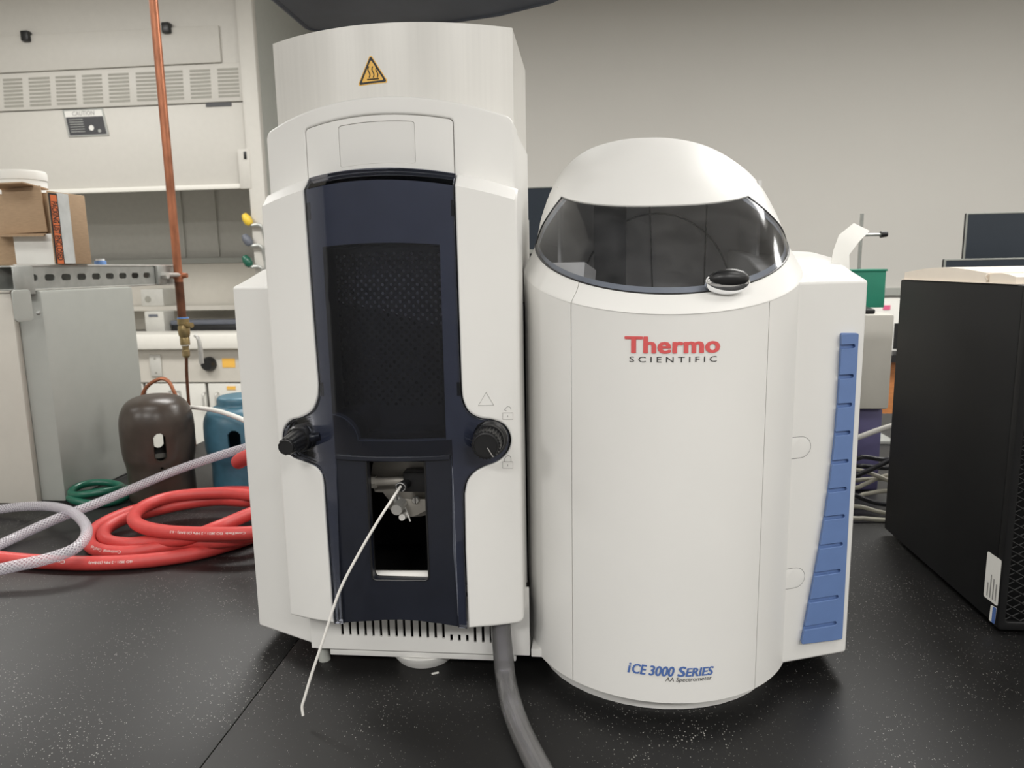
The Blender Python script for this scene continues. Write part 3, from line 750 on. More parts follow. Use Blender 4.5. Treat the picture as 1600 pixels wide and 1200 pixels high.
# chrome thumb grip on the visor
hp = onK(1135, 442); c = Vector((at(1136, 441, Y=.752)))
bm = new_bm(); bmesh.ops.create_uvsphere(bm, u_segments=28, v_segments=16, radius=1)
xform(bm, Matrix.Translation(c) @ Matrix.Rotation(RAD(8), 4, 'Z') @ Matrix.Rotation(RAD(-30), 4, 'X') @ Matrix.Diagonal((.0232, .0130, .0125, 1)))
grip = obj('visor_grip', bm, M['chrome'], vis, label='chrome thumb grip')
bm = new_bm(); bmesh.ops.create_uvsphere(bm, u_segments=28, v_segments=12, radius=1)
xform(bm, Matrix.Translation(c+Vector((.001, -.0045, .0035))) @ Matrix.Rotation(RAD(8), 4, 'Z') @ Matrix.Rotation(RAD(-35), 4, 'X') @ Matrix.Diagonal((.0205, .0105, .0100, 1)))
obj('grip_dish', bm, M['blackp'], SP)
# inside of the sample compartment
def ell(w_, yf, ys, yb, n=40):
    o = []
    for k in range(n):
        a = 2*pi*k/n; o.append((CXX+w_*sin(a), ys-(ys-yf)*cos(a) if cos(a) > 0 else ys-(yb-ys)*cos(a)))
    return o
obj('compartment_floor', prism(new_bm(), ell(.148, .744, .89, 1.16), .425, .432), M['compart'], SP, smooth=30)
obj('compartment_back', bx(-.03, .215, 1.055, 1.06, .432, .62), M['compart'], SP, smooth=0)
obj('compartment_side', bx(-.034, -.03, .95, 1.06, .432, .60), M['compart'], SP, smooth=0)
obj('compartment_side', bx(.215, .219, .95, 1.06, .432, .60), M['compart'], SP, smooth=0)
obj('turret_ring', lathe(new_bm(), [(.070, 0), (.090, 0), (.092, .012), (.088, .020), (.072, .020), (.070, 0)], (.11, .93, .432), 48), M['blackp'], SP)
obj('lamp_post', prism(new_bm(), [(.012, .90), (.050, .89), (.047, .93), (.012, .94)], .432, .575), M['blackp'], SP, smooth=0)
obj('lamp_post_foot', prism(new_bm(), [(.005, .86), (.060, .85), (.062, .94), (.005, .94)], .432, .462), M['blackp'], SP, smooth=0)
obj('furnace_cover', xform(bx(-.024, .020, -.02, .02, -.030, .012, bev=.002), Matrix.Translation((-.012, .845, .488)) @ Matrix.Rotation(RAD(-20), 4, 'Z') @ Matrix.Rotation(RAD(-14), 4, 'X')), M['white'], SP)
bm = new_bm(); tube(bm, [(.10+.105*cos(pi*k/24), 1.0535, .455+.115*sin(pi*k/24)) for k in range(25)], .0012, 6, 1); obj('arc_seam', bm, M['blackp'], SP)
for x_, xt in ((.098, .090), (.168, .170)):
    bm = new_bm(); tube(bm, [(x_, 1.0535, .434), (xt, 1.0535, .615)], .0010, 6, 1, smooth=False); obj('panel_seam', bm, M['blackp'], SP)
# column skirt
obj('column_skirt', prism(new_bm(), ell(.146, .765, .90, 1.20), .0006, .0295), M['white'], SP, smooth=30)
# --- blue ribbed strip on the right housing
A0 = Vector((.3155, .8505)); A1 = Vector((.200, .8070))
def hy(x): return A1.y + (x-A1.x)/(A0.x-A1.x)*(A0.y-A1.y)
def onH(px, py):
    Y = .84
    for _ in range(12): p = at(px, py, Y=Y); Y = hy(p.x)
    return p.x, p.z
def hwarp(x, y, z): return Vector((x, y + hy(x), z))
le = [onH(*p) for p in ((1312.5, 520), (1311, 560), (1307.5, 620), (1302.5, 680), (1296, 740), (1287.5, 800), (1277.5, 860), (1266, 920), (1250, 1003))]
re_ = [onH(*p) for p in ((1339, 520), (1313.5, 995))]
def lx(z):
    for (a, b), (c_, d) in zip(le, le[1:]):
        if z >= d: return c_ + (a-c_)*(z-d)/(b-d)
    return le[-1][0]
def rx(z): (a, b), (c_, d) = re_; return c_ + (a-c_)*(z-d)/(b-d)
outline = [(x, z) for x, z in le] + [re_[1], re_[0]]
strip = obj('ribbed_strip', plate([rpoly(outline, .002)], -.0022, .0010, .0005, hwarp, xstep=.02), M['blue'], SP, wn=True, label='blue ribbed strip')
gy = [541, 587.5, 632, 675, 719, 762, 804, 847, 888, 928, 968]
gz = [onH(1315, y)[1] for y in gy]; edges = [re_[0][1]] + gz + [le[-1][1]]
GH = .0024
body = []
ztop_s, zbot_s = re_[0][1], le[-1][1]
loop = []
loop.append((rx(ztop_s), ztop_s, .002)); loop.append((lx(ztop_s), ztop_s, .002))
for z in gz:
    zu, zd = z+GH, z-GH; xe = lx(z)+(rx(z)-lx(z))*.82
    loop += [(lx(zu), zu, .0005), (xe, zu, .0022), (xe, zd, .0022), (lx(zd), zd, .0005)]
loop += [(lx(zbot_s), zbot_s, .002), (re_[1][0], re_[1][1], .002)]
obj('ribbed_face', plate([rpoly(loop, 0, 4)], -.0062, -.0022, .0005, hwarp, xstep=.02), M['blue'], strip, wn=True)
# half-round cover plugs
for cpy, tip in ((699, 1267), (903, 1258)):
    c0 = onH(tip-16, cpy); r = .0125
    dsh = lambda k: [(c0[0]-.022, c0[1]-r*k), (c0[0], c0[1]-r*k)] + [(c0[0]+r*k*cos(a), c0[1]+r*k*sin(a)) for a in [-pi/2+pi*i/14 for i in range(1, 14)]] + [(c0[0], c0[1]+r*k), (c0[0]-.022, c0[1]+r*k)]
    s = obj('cover_plug', plate([dsh(1.0)], -.0002, .001, 0, hwarp, xstep=.02), M['blackm'], SP, smooth=0)
    obj('plug_face', plate([dsh(.965)], -.0005, .001, .0002, hwarp, xstep=.02), M['white2'], s)
# --- printing on the column door
S = lambda x, z: Vector((x, colY(x)-.0006, z))
def span(pxa, pya, pxb, pyb): a = onK(pxa, pya); b = onK(pxb, pyb); return a[0], b[0], a[1], b[1]
x0, _ = onK(975.5, 552); x1, _ = onK(1125, 550); _, z0 = onK(1050, 552.5); _, z1 = onK(1050, 525.5)
text_on(SP, 'brand_lettering', 'Thermo', M['red_print'], x0, x1, z0, z1, S, bold=.040, space=1.04, label='red brand lettering')
x0, _ = onK(983.5, 562); x1, _ = onK(1120, 560); _, z0 = onK(1052, 566.3); _, z1 = onK(1052, 557.5)
text_on(SP, 'brand_subline', 'SCIENTIFIC', M['black_print'], x0, x1, z0, z1, S, space=1.55, label='black brand subline')
def skew(x0, z0): return lambda x, z: S(x + .18*(z-z0), z)
_, zb = onK(1048, 1057); _, zt = onK(1048, 1041.0)
for s, a, b, hh in (('i', 980, 983.5, 1.0), ('CE', 986, 1008, 1.0), ('3000', 1013, 1052, 1.0), ('S', 1058, 1070, 1.0), ('ERIES', 1071, 1113, .84)):
    xa, xb = onK(a, 1052)[0], onK(b, 1052)[0]
    text_on(SP, 'series_lettering', s, M['blue_print'], xa, xb, zb, zb+(zt-zb)*hh, skew(xa, zb), bold=.034, label='blue series lettering')
_, zb = onK(1078, 1066.3); _, zt = onK(1078, 1057.8)
xa, xb = onK(1039, 1062)[0], onK(1111, 1062)[0]
text_on(SP, 'type_lettering', 'AA Spectrometer', M['black_print'], xa, xb, zb, zt, skew(xa, zb), label='small black type lettering')

# ------------------------------------------------------------------ tubes at the instrument
pts = [at(626, 760, Y=.764), at(612, 781, Y=.745), at(590, 815, Y=.735), at(560, 866, Y=.728), at(530, 925, Y=.722), at(505, 1000, Y=.716), at(488, 1050, Y=.712), at(476, 1090, Y=.709), at(472, 1104, Y=.708), at(473.5, 1118, Y=.707)]
thing('sample_tube', tube(new_bm(), pts, .00155, 10, 8), M['ptfe'], 'thin white sample tube hanging out of the opening in the burner tower', 'tube')
pts = [at(782, 970, Y=.797), at(783, 990, Y=.797), at(786, 1020, Y=.795), at(790, 1058, Y=.785), at(799, 1100, Z=.020), at(813, 1140, Z=.0135), at(833, 1182, Z=.0135), at(858, 1228, Z=.0135), at(885, 1275, Z=.0135)]
bm = tube(new_bm(), pts, .0122, 24, 10, caps=False)
dh = thing('drain_hose', bm, M['clear'], 'thick clear plastic drain hose running from under the tower across the bench', 'hose')
obj('hose_bore', tube(new_bm(), [p for p in pts], .0088, 20, 10, caps=False), M['clear'], dh)
pc = at(655, 1050, Z=.0004)
pc = at(680, 1053, Z=0)
thing('metal_chip', xform(bx(-.0045, .0045, -.001, .001, 0, .0015), Matrix.Translation((pc.x, pc.y, 0.0003)) @ Matrix.Rotation(RAD(25), 4, 'Z')), M['ptfe'], 'tiny white offcut lying beside the round levelling foot', 'offcut')

# ------------------------------------------------------------------ paper slip standing behind the right housing
def ps(u, v):
    a0, a1 = at(1298, 414, Y=1.10), at(1325, 414, Y=1.10)
    L = [((1296, 425), (1328, 432)), ((1302, 392), (1327, 398)), ((1311, 367), (1342, 378)), ((1334, 348.5), (1359, 360.5))]
    k = min(2, int(v*3)); f = v*3-k
    p = [(L[k][i][0]*(1-f)+L[k+1][i][0]*f, L[k][i][1]*(1-f)+L[k+1][i][1]*f) for i in (0, 1)]
    return at(p[0][0]*(1-u)+p[1][0]*u, p[0][1]*(1-u)+p[1][1]*u, Y=.935 + .05*v*v)
thing('paper_slip', grid_surf(new_bm(), ps, 4, 15), M['paper'], 'curled white paper slip sticking up behind the right housing', 'paper', solid=.0006)

# ------------------------------------------------------------------ computer tower
PX0, PX1, PY0, PY1, PZ = .549, .765, .962, 1.335, .466
PC = root('computer_tower', (.65, 1.15, 0), 'black desktop computer tower with diamond mesh front on the bench', 'computer')
obj('case', bx(PX0, PX1, PY0+.014, PY1, .012, PZ, bev=.003), M['pcblack'], PC)
obj('front_bezel', plate([rrect(PX0, PX1, .008, PZ, .006), rrect(PX0+.010, PX1-.010, .020, PZ-.014, .004)], PY0, PY0+.014, .002), M['pcblack'], PC)
for x in (PX0+.03, PX1-.03):
    for y in (PY0+.04, PY1-.04):
        bm = new_bm(); cone(bm, (x, y, 0.0003), (x, y, .012), .010, .012, 16); obj('foot', bm, M['blackp'], PC)
bm = new_bm()
gx0, gx1, gz0, gz1 = PX0+.0095, PX1-.0095, .0195, PZ-.0135
dx, dz = .0215, .0125
def clip(xa, za, s):
    x, z = xa, za; pts = []
    t0, t1 = 0, 1e9
    for (p, d, lo, hi) in ((xa, dx, gx0, gx1), (za, s*dz, gz0, gz1)):
        a, b = (lo-p)/d, (hi-p)/d
        if a > b: a, b = b, a
        t0, t1 = max(t0, a), min(t1, b)
    if t1 - t0 < .05: return None
    return (xa+dx*t0, za+s*dz*t0), (xa+dx*t1, za+s*dz*t1)
n = int((gz1-gz0)/dz)+24
for s in (1, -1):
    for k in range(-2, n):
        z0 = gz0 + (k-10)*dz if s > 0 else gz0 + k*dz
        c = clip(gx0, z0, s)
        if c: tube(bm, [(c[0][0], PY0+.005+.0008*s, c[0][1]), (c[1][0], PY0+.005+.0008*s, c[1][1])], .0011, 5, 1, smooth=False)
gr = obj('mesh_grille', bm, M['pcblack'], PC, smooth=40); gr['kind'] = 'stuff'
# stickers on the side
def side(px, py): p = at(px, py, X=PX0-.0004); return p.y, p.z
def side_plate(pxs, r, dx_, mt, name, parent):
    lp = [side(*p) for p in pxs]
    bm = plate([rpoly([(y, z) for y, z in lp], r)], -.0003, .0003)
    for v in bm.verts: v.co = Vector((PX0-.0004+v.co.y-dx_, v.co.x, v.co.z))
    bmesh.ops.recalc_face_normals(bm, faces=bm.faces)
    return obj(name, bm, mt, parent, smooth=0)
sk = side_plate([(1543.5, 861), (1565, 876), (1558.5, 947.5), (1537, 931)], .003, 0, M['paper'], 'asset_sticker', PC); sk['label'] = 'white sticker with rounded corners'
bm = new_bm()
for k, (f0, f1) in enumerate(((.04, .34), (.04, .56), (.04, .50), (.04, .42))):
    def q(f, g_):
        a = Vector((1537.5, 930)); b = Vector((1543.5, 862)); c = Vector((1558.5, 946)); d = Vector((1565, 876))
        p = (a*(1-f)+b*f)*(1-g_) + (c*(1-f)+d*f)*g_; return at(p.x, p.y, X=PX0-.0009)
    gg = .2+.2*k
    vs = [bm.verts.new(q(f0, gg-.04)), bm.verts.new(q(f1, gg-.04)), bm.verts.new(q(f1, gg+.04)), bm.verts.new(q(f0, gg+.04))]
    bm.faces.new(vs)
obj('sticker_print', bm, M['grey_print'], sk, smooth=0)
s2 = side_plate([(1548.5, 945), (1557, 950), (1554, 975), (1545.5, 969)], .001, .0, M['paper'], 'seal_sticker', PC)
side_plate([(1552, 947.5), (1557, 950), (1554, 975), (1549.5, 972)], .001, .0003, M['blue_print'], 'sticker_band', s2)

# open notebook on the computer
NB = root('notebook', (.66, 1.16, PZ), 'cream open notebook lying on top of the computer tower', 'notebook')
def leaf(xa, xb, ya, yb, h0, h1, bow):
    bm = new_bm(); N = 10; top = []; bt = []
    for k in range(N+1):
        t = k/N; y = ya+(yb-ya)*t; h = h0+(h1-h0)*t + bow*sin(pi*t)
        top.append((bm.verts.new((xa, y, PZ+.0012+h)), bm.verts.new((xb, y, PZ+.0012+h)))); bt.append((bm.verts.new((xa, y, PZ+.0012)), bm.verts.new((xb, y, PZ+.0012))))
    for k in range(N):
        a, b, c, d = top[k], top[k+1], bt[k], bt[k+1]
        bm.faces.new((a[0], a[1], b[1], b[0])); bm.faces.new((c[1], c[0], d[0], d[1]))
        bm.faces.new((c[0], a[0], b[0], d[0])); bm.faces.new((a[1], c[1], d[1], b[1]))
    bm.faces.new((top[0][0], bt[0][0], bt[0][1], top[0][1])); bm.faces.new((top[-1][1], bt[-1][1], bt[-1][0], top[-1][0]))
    bmesh.ops.recalc_face_normals(bm, faces=bm.faces); return bm
obj('cover', bx(PX0-.002, .80, .99, 1.325, PZ+.0002, PZ+.0012), M['creampaper'], NB, smooth=0)
obj('page_block', leaf(PX0, .795, 1.062, 1.320, .013, .011, .008), M['creampaper'], NB)
obj('page_block', leaf(PX0+.002, .795, .995, 1.058, .008, .011, .003), M['creampaper'], NB)
bm = new_bm(); tube(bm, [(PX0+.001, 1.060, PZ+.004), (PX0-.001, 1.062, PZ+.009), (PX0+.002, 1.059, PZ+.013)], .0014, 6, 4); obj('spine_thread', bm, M['creampaper'], NB)

# ------------------------------------------------------------------ things behind the computer
WI = root('white_analyser', (.62, 1.68, 0), 'pale grey analyser box with dark lid flap behind the instrument', 'instrument')
p1 = at(1399, 640, Y=1.58); p0 = at(1399, 491, Y=1.58)
obj('case', bx(.42, p0.x, 1.58, 1.90, p1.z, p0.z, bev=.006), M['greycase'], WI)
obj('base_unit', bx(.44, p0.x-.004, 1.60, 1.88, 0.001, p1.z-.003, bev=.004), M['purple'], WI)
obj('dark_flap', xform(bx(-.10, .052, -.085, .085, 0, .010, bev=.003), Matrix.Translation((.575, 1.685, p0.z+.0003)) @ Matrix.Rotation(RAD(-12), 4, 'Z')), M['blackp'], WI)
gb0 = at(1381.5, 481, Y=1.80); gb1 = at(1381.5, 421, Y=1.80)
gb = bx(.47, gb0.x, 1.80, 1.88, p0.z+.0005, gb1.z, bev=.002)
GB = root('green_box', (.58, 1.84, p0.z), 'green cardboard box standing on the pale grey analyser', 'box')
obj('carton', gb, M['greenbox'], GB)
obj('lid_edge', bx(.468, gb0.x+.002, 1.797, 1.883, gb1.z-.004, gb1.z+.001, bev=.001), M['greenbox'], GB)
# cables
cab = [((1325, 809), (1350, 810), (1372, 812), (1400, 812), 1.40, 'w'), ((1325, 790), (1350, 793), (1372, 799), (1400, 802), 1.43, 'w'), ((1325, 776), (1352, 772), (1375, 768), (1400, 766), 1.46, 'w'),
       ((1325, 762), (1350, 757), (1372, 747), (1400, 741), 1.48, 'w'), ((1325, 750), (1350, 749), (1375, 748), (1400, 750), 1.50, 'w'), ((1325, 733), (1352, 737), (1375, 745), (1400, 752), 1.47, 'w'),
       ((1325, 717), (1350, 714), (1378, 718), (1400, 716), 1.50, 'b'), ((1325, 743), (1350, 738), (1375, 727), (1400, 718), 1.445, 'b'), ((1325, 772), (1348, 779), (1370, 786), (1400, 788), 1.44, 'b'), ((1325, 728), (1350, 728), (1378, 731), (1400, 730), 1.53, 'b')]
cabn = {'w': ['lowest beige cable on the bench in the gap beside the computer', 'second lowest beige cable, just above the one on the bench', 'straight beige cable in the middle of the coil beside the computer', 'beige cable rising to the right towards the computer', 'level thin beige cable behind the crossing cables', 'topmost beige cable sloping down to the right'],
        'b': ['topmost black cable in the coil beside the computer', 'black cable rising to the right across the coil', 'lowest black cable between the beige ones', 'black cable just beneath the topmost black one']}
ci = {'w': 0, 'b': 0}
for a, b, c, d, Y, kk in cab:
    r = .0042 if kk == 'w' else .0048
    P = []
    for q in (a, b, c, d):
        p = at(q[0], q[1], Y=Y)
        if p.z < r+.0005: p = at(q[0], q[1], Z=r+.0006)
        P.append(p)
    P = [P[0]+Vector((-.12, .04, 0))] + P + [P[-1]+Vector((.10, .03, 0))]
    for p in P: p.z = max(p.z, r+.0006)
    thing('cable', tube(new_bm(), P, r, 10, 8), M['greycable'] if kk == 'w' else M['blackcable'], cabn[kk][ci[kk]], 'cable', 'cables coiled between the instrument and the computer'); ci[kk] += 1
bm = tube(new_bm(), [at(1320, 690, Y=1.50), at(1345, 682, Y=1.50), at(1372, 672, Y=1.50), at(1402, 663, Y=1.50), at(1450, 650, Y=1.50)], .0055, 12, 8)
thing('white_tube', bm, M['ptfe'], 'white tube crossing in front of the purple base behind the computer', 'tube')
# monitors
def monitor(x0, x1, y, z0, z1, label):
    r = root('monitor', ((x0+x1)/2, y+.1, 0), label, 'monitor')
    obj('housing', bx(x0, x1, y, y+.012, z0, z1, bev=.003), M['blackp'], r)
    obj('bezel', plate([rrect(x0, x1, z0, z1, .004), rrect(x0+.004, x1-.004, z0+.012, z1-.004, .002)], y-.004, y, .0008), M['greypaint'], r)
    obj('screen', bx(x0+.003, x1-.003, y-.002, y, z0+.010, z1-.003), M['navymon'], r, smooth=0)
    xm = (x0+x1)/2
    obj('stand_neck', bx(xm-.03, xm+.03, y+.0125, y+.030, .012, (z0+z1)/2), M['blackp'], r)
    obj('stand_foot', bx(xm-.11, xm+.11, y-.04, y+.13, .0005, .012, bev=.003), M['blackp'], r)
mz = at(840, 292, Y=2.2)
monitor(at(700, 292, Y=2.2).x, at(960, 292, Y=2.2).x, 2.2, at(840, 396, Y=2.2).z, mz.z, 'dark monitor seen between the burner tower and the visor hood')
mm = at(1510, 333, Y=2.22)
monitor(mm.x, mm.x+.50, 2.22, mm.z-.29, mm.z, 'dark blue monitor behind the computer tower at the right')
p = at(1475, 405, Y=2.0)
monitor(p.x, p.x+.46, 2.0, p.z-.27, p.z, 'low black screen in front of the dark blue monitor')
pass
# retort stand
p = at(1347, 334, Y=2.08); q = at(1376, 367, Y=2.08)
RS = root('retort_stand', (p.x, 2.08, 0), 'thin grey retort stand rod with a small clamp behind the paper slip', 'stand')
bm = new_bm(); cyl(bm, (p.x, 2.08, .012), (p.x, 2.08, p.z), .0048, 12); obj('rod', bm, M['galv'], RS)
obj('foot_plate', bx(p.x-.06, p.x+.10, 2.02, 2.14, 0.0005, .012, bev=.002), M['galv'], RS)
bm = new_bm(); cyl(bm, (p.x-.012, 2.07, q.z), (q.x-.006, 2.06, q.z), .004, 10); obj('clamp_arm', bm, M['galv'], RS)
bm = new_bm(); cone(bm, (q.x-.008, 2.06, q.z), (q.x+.009, 2.06, q.z+.001), .009, .007, 14); obj('clamp_knob', bm, M['blackp'], RS)

# far bench at the right back
FB = root('far_bench', (1.9, 4.3, -0.9), 'far wooden fronted bench against the back wall', 'bench')
obj('worktop', bx(.9, 3.6, 4.0, 5.15, -.04, 0.0), M['blackp'], FB, smooth=0)
obj('cupboard_front', bx(.95, 3.55, 4.06, 5.1, -.9, -.04), M['wood'], FB, smooth=0)
p0 = at(1378, 470, Y=4.2); p1 = at(1409, 560, Y=4.2)
FBX = root('reagent_box', (p0.x+.2, 4.3, 0), 'white box with pink label on the far bench', 'box')
obj('carton', bx(p0.x-.2, p1.x+.3, 4.2, 4.5, 0.001, p0.z), M['paper'], FBX, smooth=0)
obj('pink_label', bx(at(1380, 478, Y=4.2).x, at(1391, 478, Y=4.2).x, 4.197, 4.2, at(1385, 484, Y=4.2).z, at(1385, 477, Y=4.2).z), M['pink'], FBX, smooth=0)
obj('dark_window', bx(at(1398, 500, Y=4.2).x, at(1409, 500, Y=4.2).x, 4.197, 4.2, at(1403, 545, Y=4.2).z, at(1403, 505, Y=4.2).z), M['blackp'], FBX, smooth=0)
p = at(1380, 455, Y=5.17)
obj('wall_rail', bx(1.2, 3.6, 5.17, 5.199, p.z-.03, p.z+.02), M['greypaint'], FB, smooth=0)

# ------------------------------------------------------------------ exhaust canopy above
ZCAN = .95
rim = [(-.514, .62), (-.514, 1.395), (-.500, 1.414), (-.40, 1.413), (-.25, 1.404), (-.15, 1.378), (-.057, 1.329), (.02, 1.25), (.075, 1.13), (.095, 1.0), (.095, .62), (.06, .58), (-.47, .58)]
cen = Vector((-.21, 1.0))
CN = root('exhaust_canopy', (-.21, 1.0, ZCAN), 'dark slate exhaust canopy hanging above the burner tower', 'canopy')
bm = new_bm(); lv = []
for k, z in ((1.0, 0), (1.0, .03), (.42, .42), (.42, 1.33)):
    lv.append([bm.verts.new((cen.x+(x-cen.x)*k, cen.y+(y-cen.y)*k, ZCAN+z)) for x, y in rim])
for a, b in zip(lv, lv[1:]):
    for i in range(len(rim)): j = (i+1) % len(rim); bm.faces.new((a[i], a[j], b[j], b[i]))
bmesh.ops.recalc_face_normals(bm, faces=bm.faces)
obj('cone', bm, M['hoodslate'], CN, smooth=25, solid=.004)
bm = new_bm(); tube(bm, [(x, y, ZCAN) for x, y in rim], .006, 8, 1, closed=True, smooth=False); obj('rim', bm, M['hoodslate'], CN)
bm = prism(new_bm(), [(cen.x+(x-cen.x)*.992, cen.y+(y-cen.y)*.992) for x, y in rim], ZCAN-.003, ZCAN+.003); obj('baffle_plate', bm, M['hoodslate'], CN, smooth=0)

# ------------------------------------------------------------------ left side: service post, strut, pipe
SPST = root('service_post', (-1.3, 1.6, 0), 'grey painted service post standing at the left end of the bench', 'post')
obj('casing', bx(-1.60, -1.152, 1.445, 1.765, 0.0005, .468, bev=.006), M['greypaint'], SPST)
obj('bracket_plate', xform(plate([rrect(-.024, .024, -.045, .02, .008)], -.002, .002, .0005), Matrix.Translation((at(34, 468, X=-1.150).x, at(34, 468, X=-1.150).y, at(34, 468, X=-1.150).z)) @ Matrix.Rotation(RAD(90), 4, 'Z')), M['greypaint'], SPST)
p = at(59, 489, X=-1.150)
obj('screw_head', lathe(new_bm(), [(0, .006), (.003, .005), (.0048, .002), (.005, 0), (0, 0)], p, 16, (1, 0, 0)), M['galv'], SPST)
FP = root('beige_panel', (-1.5, 1.41, 0), 'tall beige panel at the left edge beside the grey post', 'panel')
e0 = at(15, 455, Y=1.43)
obj('panel_sheet', bx(-2.1, e0.x+.003, 1.428, 1.443, .0005, e0.z-.004, bev=.002), M['beige'], FP)
obj('panel_edge', bx(-2.1, e0.x+.004, 1.426, 1.4435, e0.z-.0035, e0.z+.001, bev=.0005), M['beige'], FP)
# strut channel with slots, running away from the camera
SX = -1.183
ST = root('strut_channel', (SX, 1.7, .469), 'galvanised slotted strut channel lying on the grey post', 'channel')
ya, yb, za, zb = 1.395, 1.985, .4735, .5175
def yz_plate(loops, x0, x1, bev=0):
    bm = plate(loops, -(x1-x0)/2, (x1-x0)/2, bev)
    for v in bm.verts: v.co = Vector(((x0+x1)/2 - v.co.y*1.0, v.co.x, v.co.z))
    bmesh.ops.recalc_face_normals(bm, faces=bm.faces); return bm
slots = []
y = ya+.03
for k in range(11):
    slots.append(rpoly([(y, za+.015), (y+.030, za+.015), (y+.030, zb-.015), (y, zb-.015)], .0068)); y += .051
obj('web', yz_plate([[(ya, za), (yb, za), (yb, zb), (ya, zb)]] + slots, SX+.018, SX+.0205), M['galv'], ST, smooth=30)
obj('flange', bx(SX-.0205, SX+.0205, ya, yb, zb, zb+.0028, bev=.0008), M['galv'], ST)
obj('flange', bx(SX-.0205, SX+.0205, ya, yb, za-.0028, za, bev=.0008), M['galv'], ST)
obj('back_web', bx(SX-.0205, SX-.018, ya, yb, za, zb), M['galv'], ST, smooth=0)
for zz in (zb+.0035, za-.0035):
    bm = new_bm(); tube(bm, [(SX+.0195, ya, zz), (SX+.0195, yb, zz)], .0024, 8, 1, smooth=False); obj('edge_roll', bm, M['steel'], ST)
obj('end_bracket', bx(SX+.0208, SX+.0245, ya-.01, ya+.045, za-.012, zb+.002, bev=.001), M['galv'], ST)
cl = obj('pipe_clamp', bx(SX+.021, SX+.030, 1.885, 1.925, za-.004, zb+.003, bev=.002), M['galv'], ST)
bm = new_bm(); cyl(bm, (SX+.030, 1.905, .494), (SX+.046, 1.905, .494), .010, 6); obj('clamp_bolt', bm, M['steel'], cl, smooth=0)
bm = new_bm(); cyl(bm, (SX+.036, 1.905, .496), (SX+.048, 1.962, .4945), .0062, 12); obj('clamp_stud', bm, M['steel'], cl)
# copper pipe with ball valve
PXx, PYy = -1.142, 1.965
PP = root('copper_pipe', (PXx, PYy, 0), 'vertical copper gas pipe with brass ball valve beside the grey post', 'pipe')
bm = new_bm(); cyl(bm, (PXx, PYy, .475), (PXx, PYy, 2.30), .0115, 20); obj('pipe', bm, M['copper'], PP)
bm = new_bm(); cyl(bm, (PXx, PYy, .372), (PXx, PYy, .475), .0117, 20); obj('tarnished_length', bm, M['darkcopper'], PP)
bm = new_bm(); cyl(bm, (PXx, PYy, .484), (PXx, PYy, .500), .0150, 20); rr = obj('split_ring', bm, M['copper'], PP)
bm = new_bm(); cyl(bm, (PXx-.034, PYy-.012, .4925), (PXx-.012, PYy-.004, .4925), .0062, 10); cyl(bm, (PXx+.012, PYy, .4925), (PXx+.026, PYy, .4925), .007, 10); obj('ring_lug', bm, M['copper'], rr)
vz = at(290, 500, Y=PYy).z
vb = lathe(new_bm(), [(0, -.085), (.009, -.085), (.0095, -.072), (.0135, -.070), (.0135, -.052), (.0125, -.050), (.0155, -.042), (.0165, -.030), (.0155, -.018), (.0130, -.014), (.0160, -.012), (.0160, .004), (0, .004)], (PXx+.002, PYy, vz), 20)
VB = obj('ball_valve', vb, M['brass'], PP)
obj('thread_tape', lathe(new_bm(), [(.012, .004), (.0155, .0042), (.0155, .0075), (.012, .008)], (PXx+.002, PYy, vz), 20), M['bluecapplastic'], VB)
obj('pipe_tape', lathe(new_bm(), [(.0105, -.0735), (.0125, -.073), (.0125, -.068), (.0105, -.067)], (PXx+.002, PYy, vz), 20), M['ptfe'], VB)
bm = new_bm(); cyl(bm, (PXx+.014, PYy-.005, vz-.014), (PXx+.034, PYy-.012, vz-.014), .0075, 12); obj('valve_stem', bm, M['brass'], VB)
hp_ = [at(304, 524, Y=PYy-.012), at(309, 528, Y=PYy-.012), at(312, 538, Y=PYy-.012), at(313.5, 552, Y=PYy-.012), at(315, 568, Y=PYy-.012)]
obj('valve_lever', tube(new_bm(), hp_, lambda t: .0040+.0028*min(1, t*1.6), 10, 6), M['steel'], VB)
obj('flare_nut', lathe(new_bm(), [(0, -.108), (.007, -.108), (.0105, -.102), (.0105, -.088), (.009, -.085), (0, -.085)], (PXx+.002, PYy, vz), 6), M['brass'], PP, smooth=0)
bm = tube(new_bm(), [(PXx+.002, PYy, vz-.105), at(292, 590, Y=PYy), at(296, 640, Y=PYy), at(301, 668, Y=PYy), at(304, 692, Y=PYy), at(306, 705, Y=PYy)], .0046, 10, 8)
obj('lower_tube', bm, M['darkcopper'], PP)

# cardboard box on the post
ZB = .4685
CB = root('cardboard_box', (-1.40, 1.62, ZB), 'opened brown cardboard box with orange tape on top of the grey post', 'box')
YX = 1.50
def cb(px, py, y=YX): p = at(px, py, Y=y); return p.x, p.z
def cplate(pxs, y0, th, mt, name, parent=CB, r=0):
    return obj(name, plate([rpoly([cb(*p, y0) for p in pxs], r)], y0, y0+th, .0006), mt, parent)
XS = at(80, 350, Y=YX).x; YF = at(137, 350, X=XS).y; zct = at(76, 298, X=XS).z
ZK = .5245
obj('carton_body', bx(XS-.20, XS, YX+.034, YF, ZK, zct, bev=.0015), M['card'], CB)
obj('carton_lip', bx(XS-.003, XS, YX, YX+.034, ZK, zct, bev=.0008), M['card'], CB)
LY = YF-YX
def syz(f0, f1, dx_, mt, name, parent, z0=ZK+.0005, z1=zct-.004):
    return obj(name, bx(XS+dx_, XS+dx_+.0012, YX+LY*f0, YX+LY*f1, z0, z1), mt, parent, smooth=0)
syz(.20, .52, .0002, M['plasticfilm'], 'plastic_pouch', CB, z1=zct-.002)
tp = syz(.0, .22, .0006, M['black_print'], 'packing_list_tape', CB)
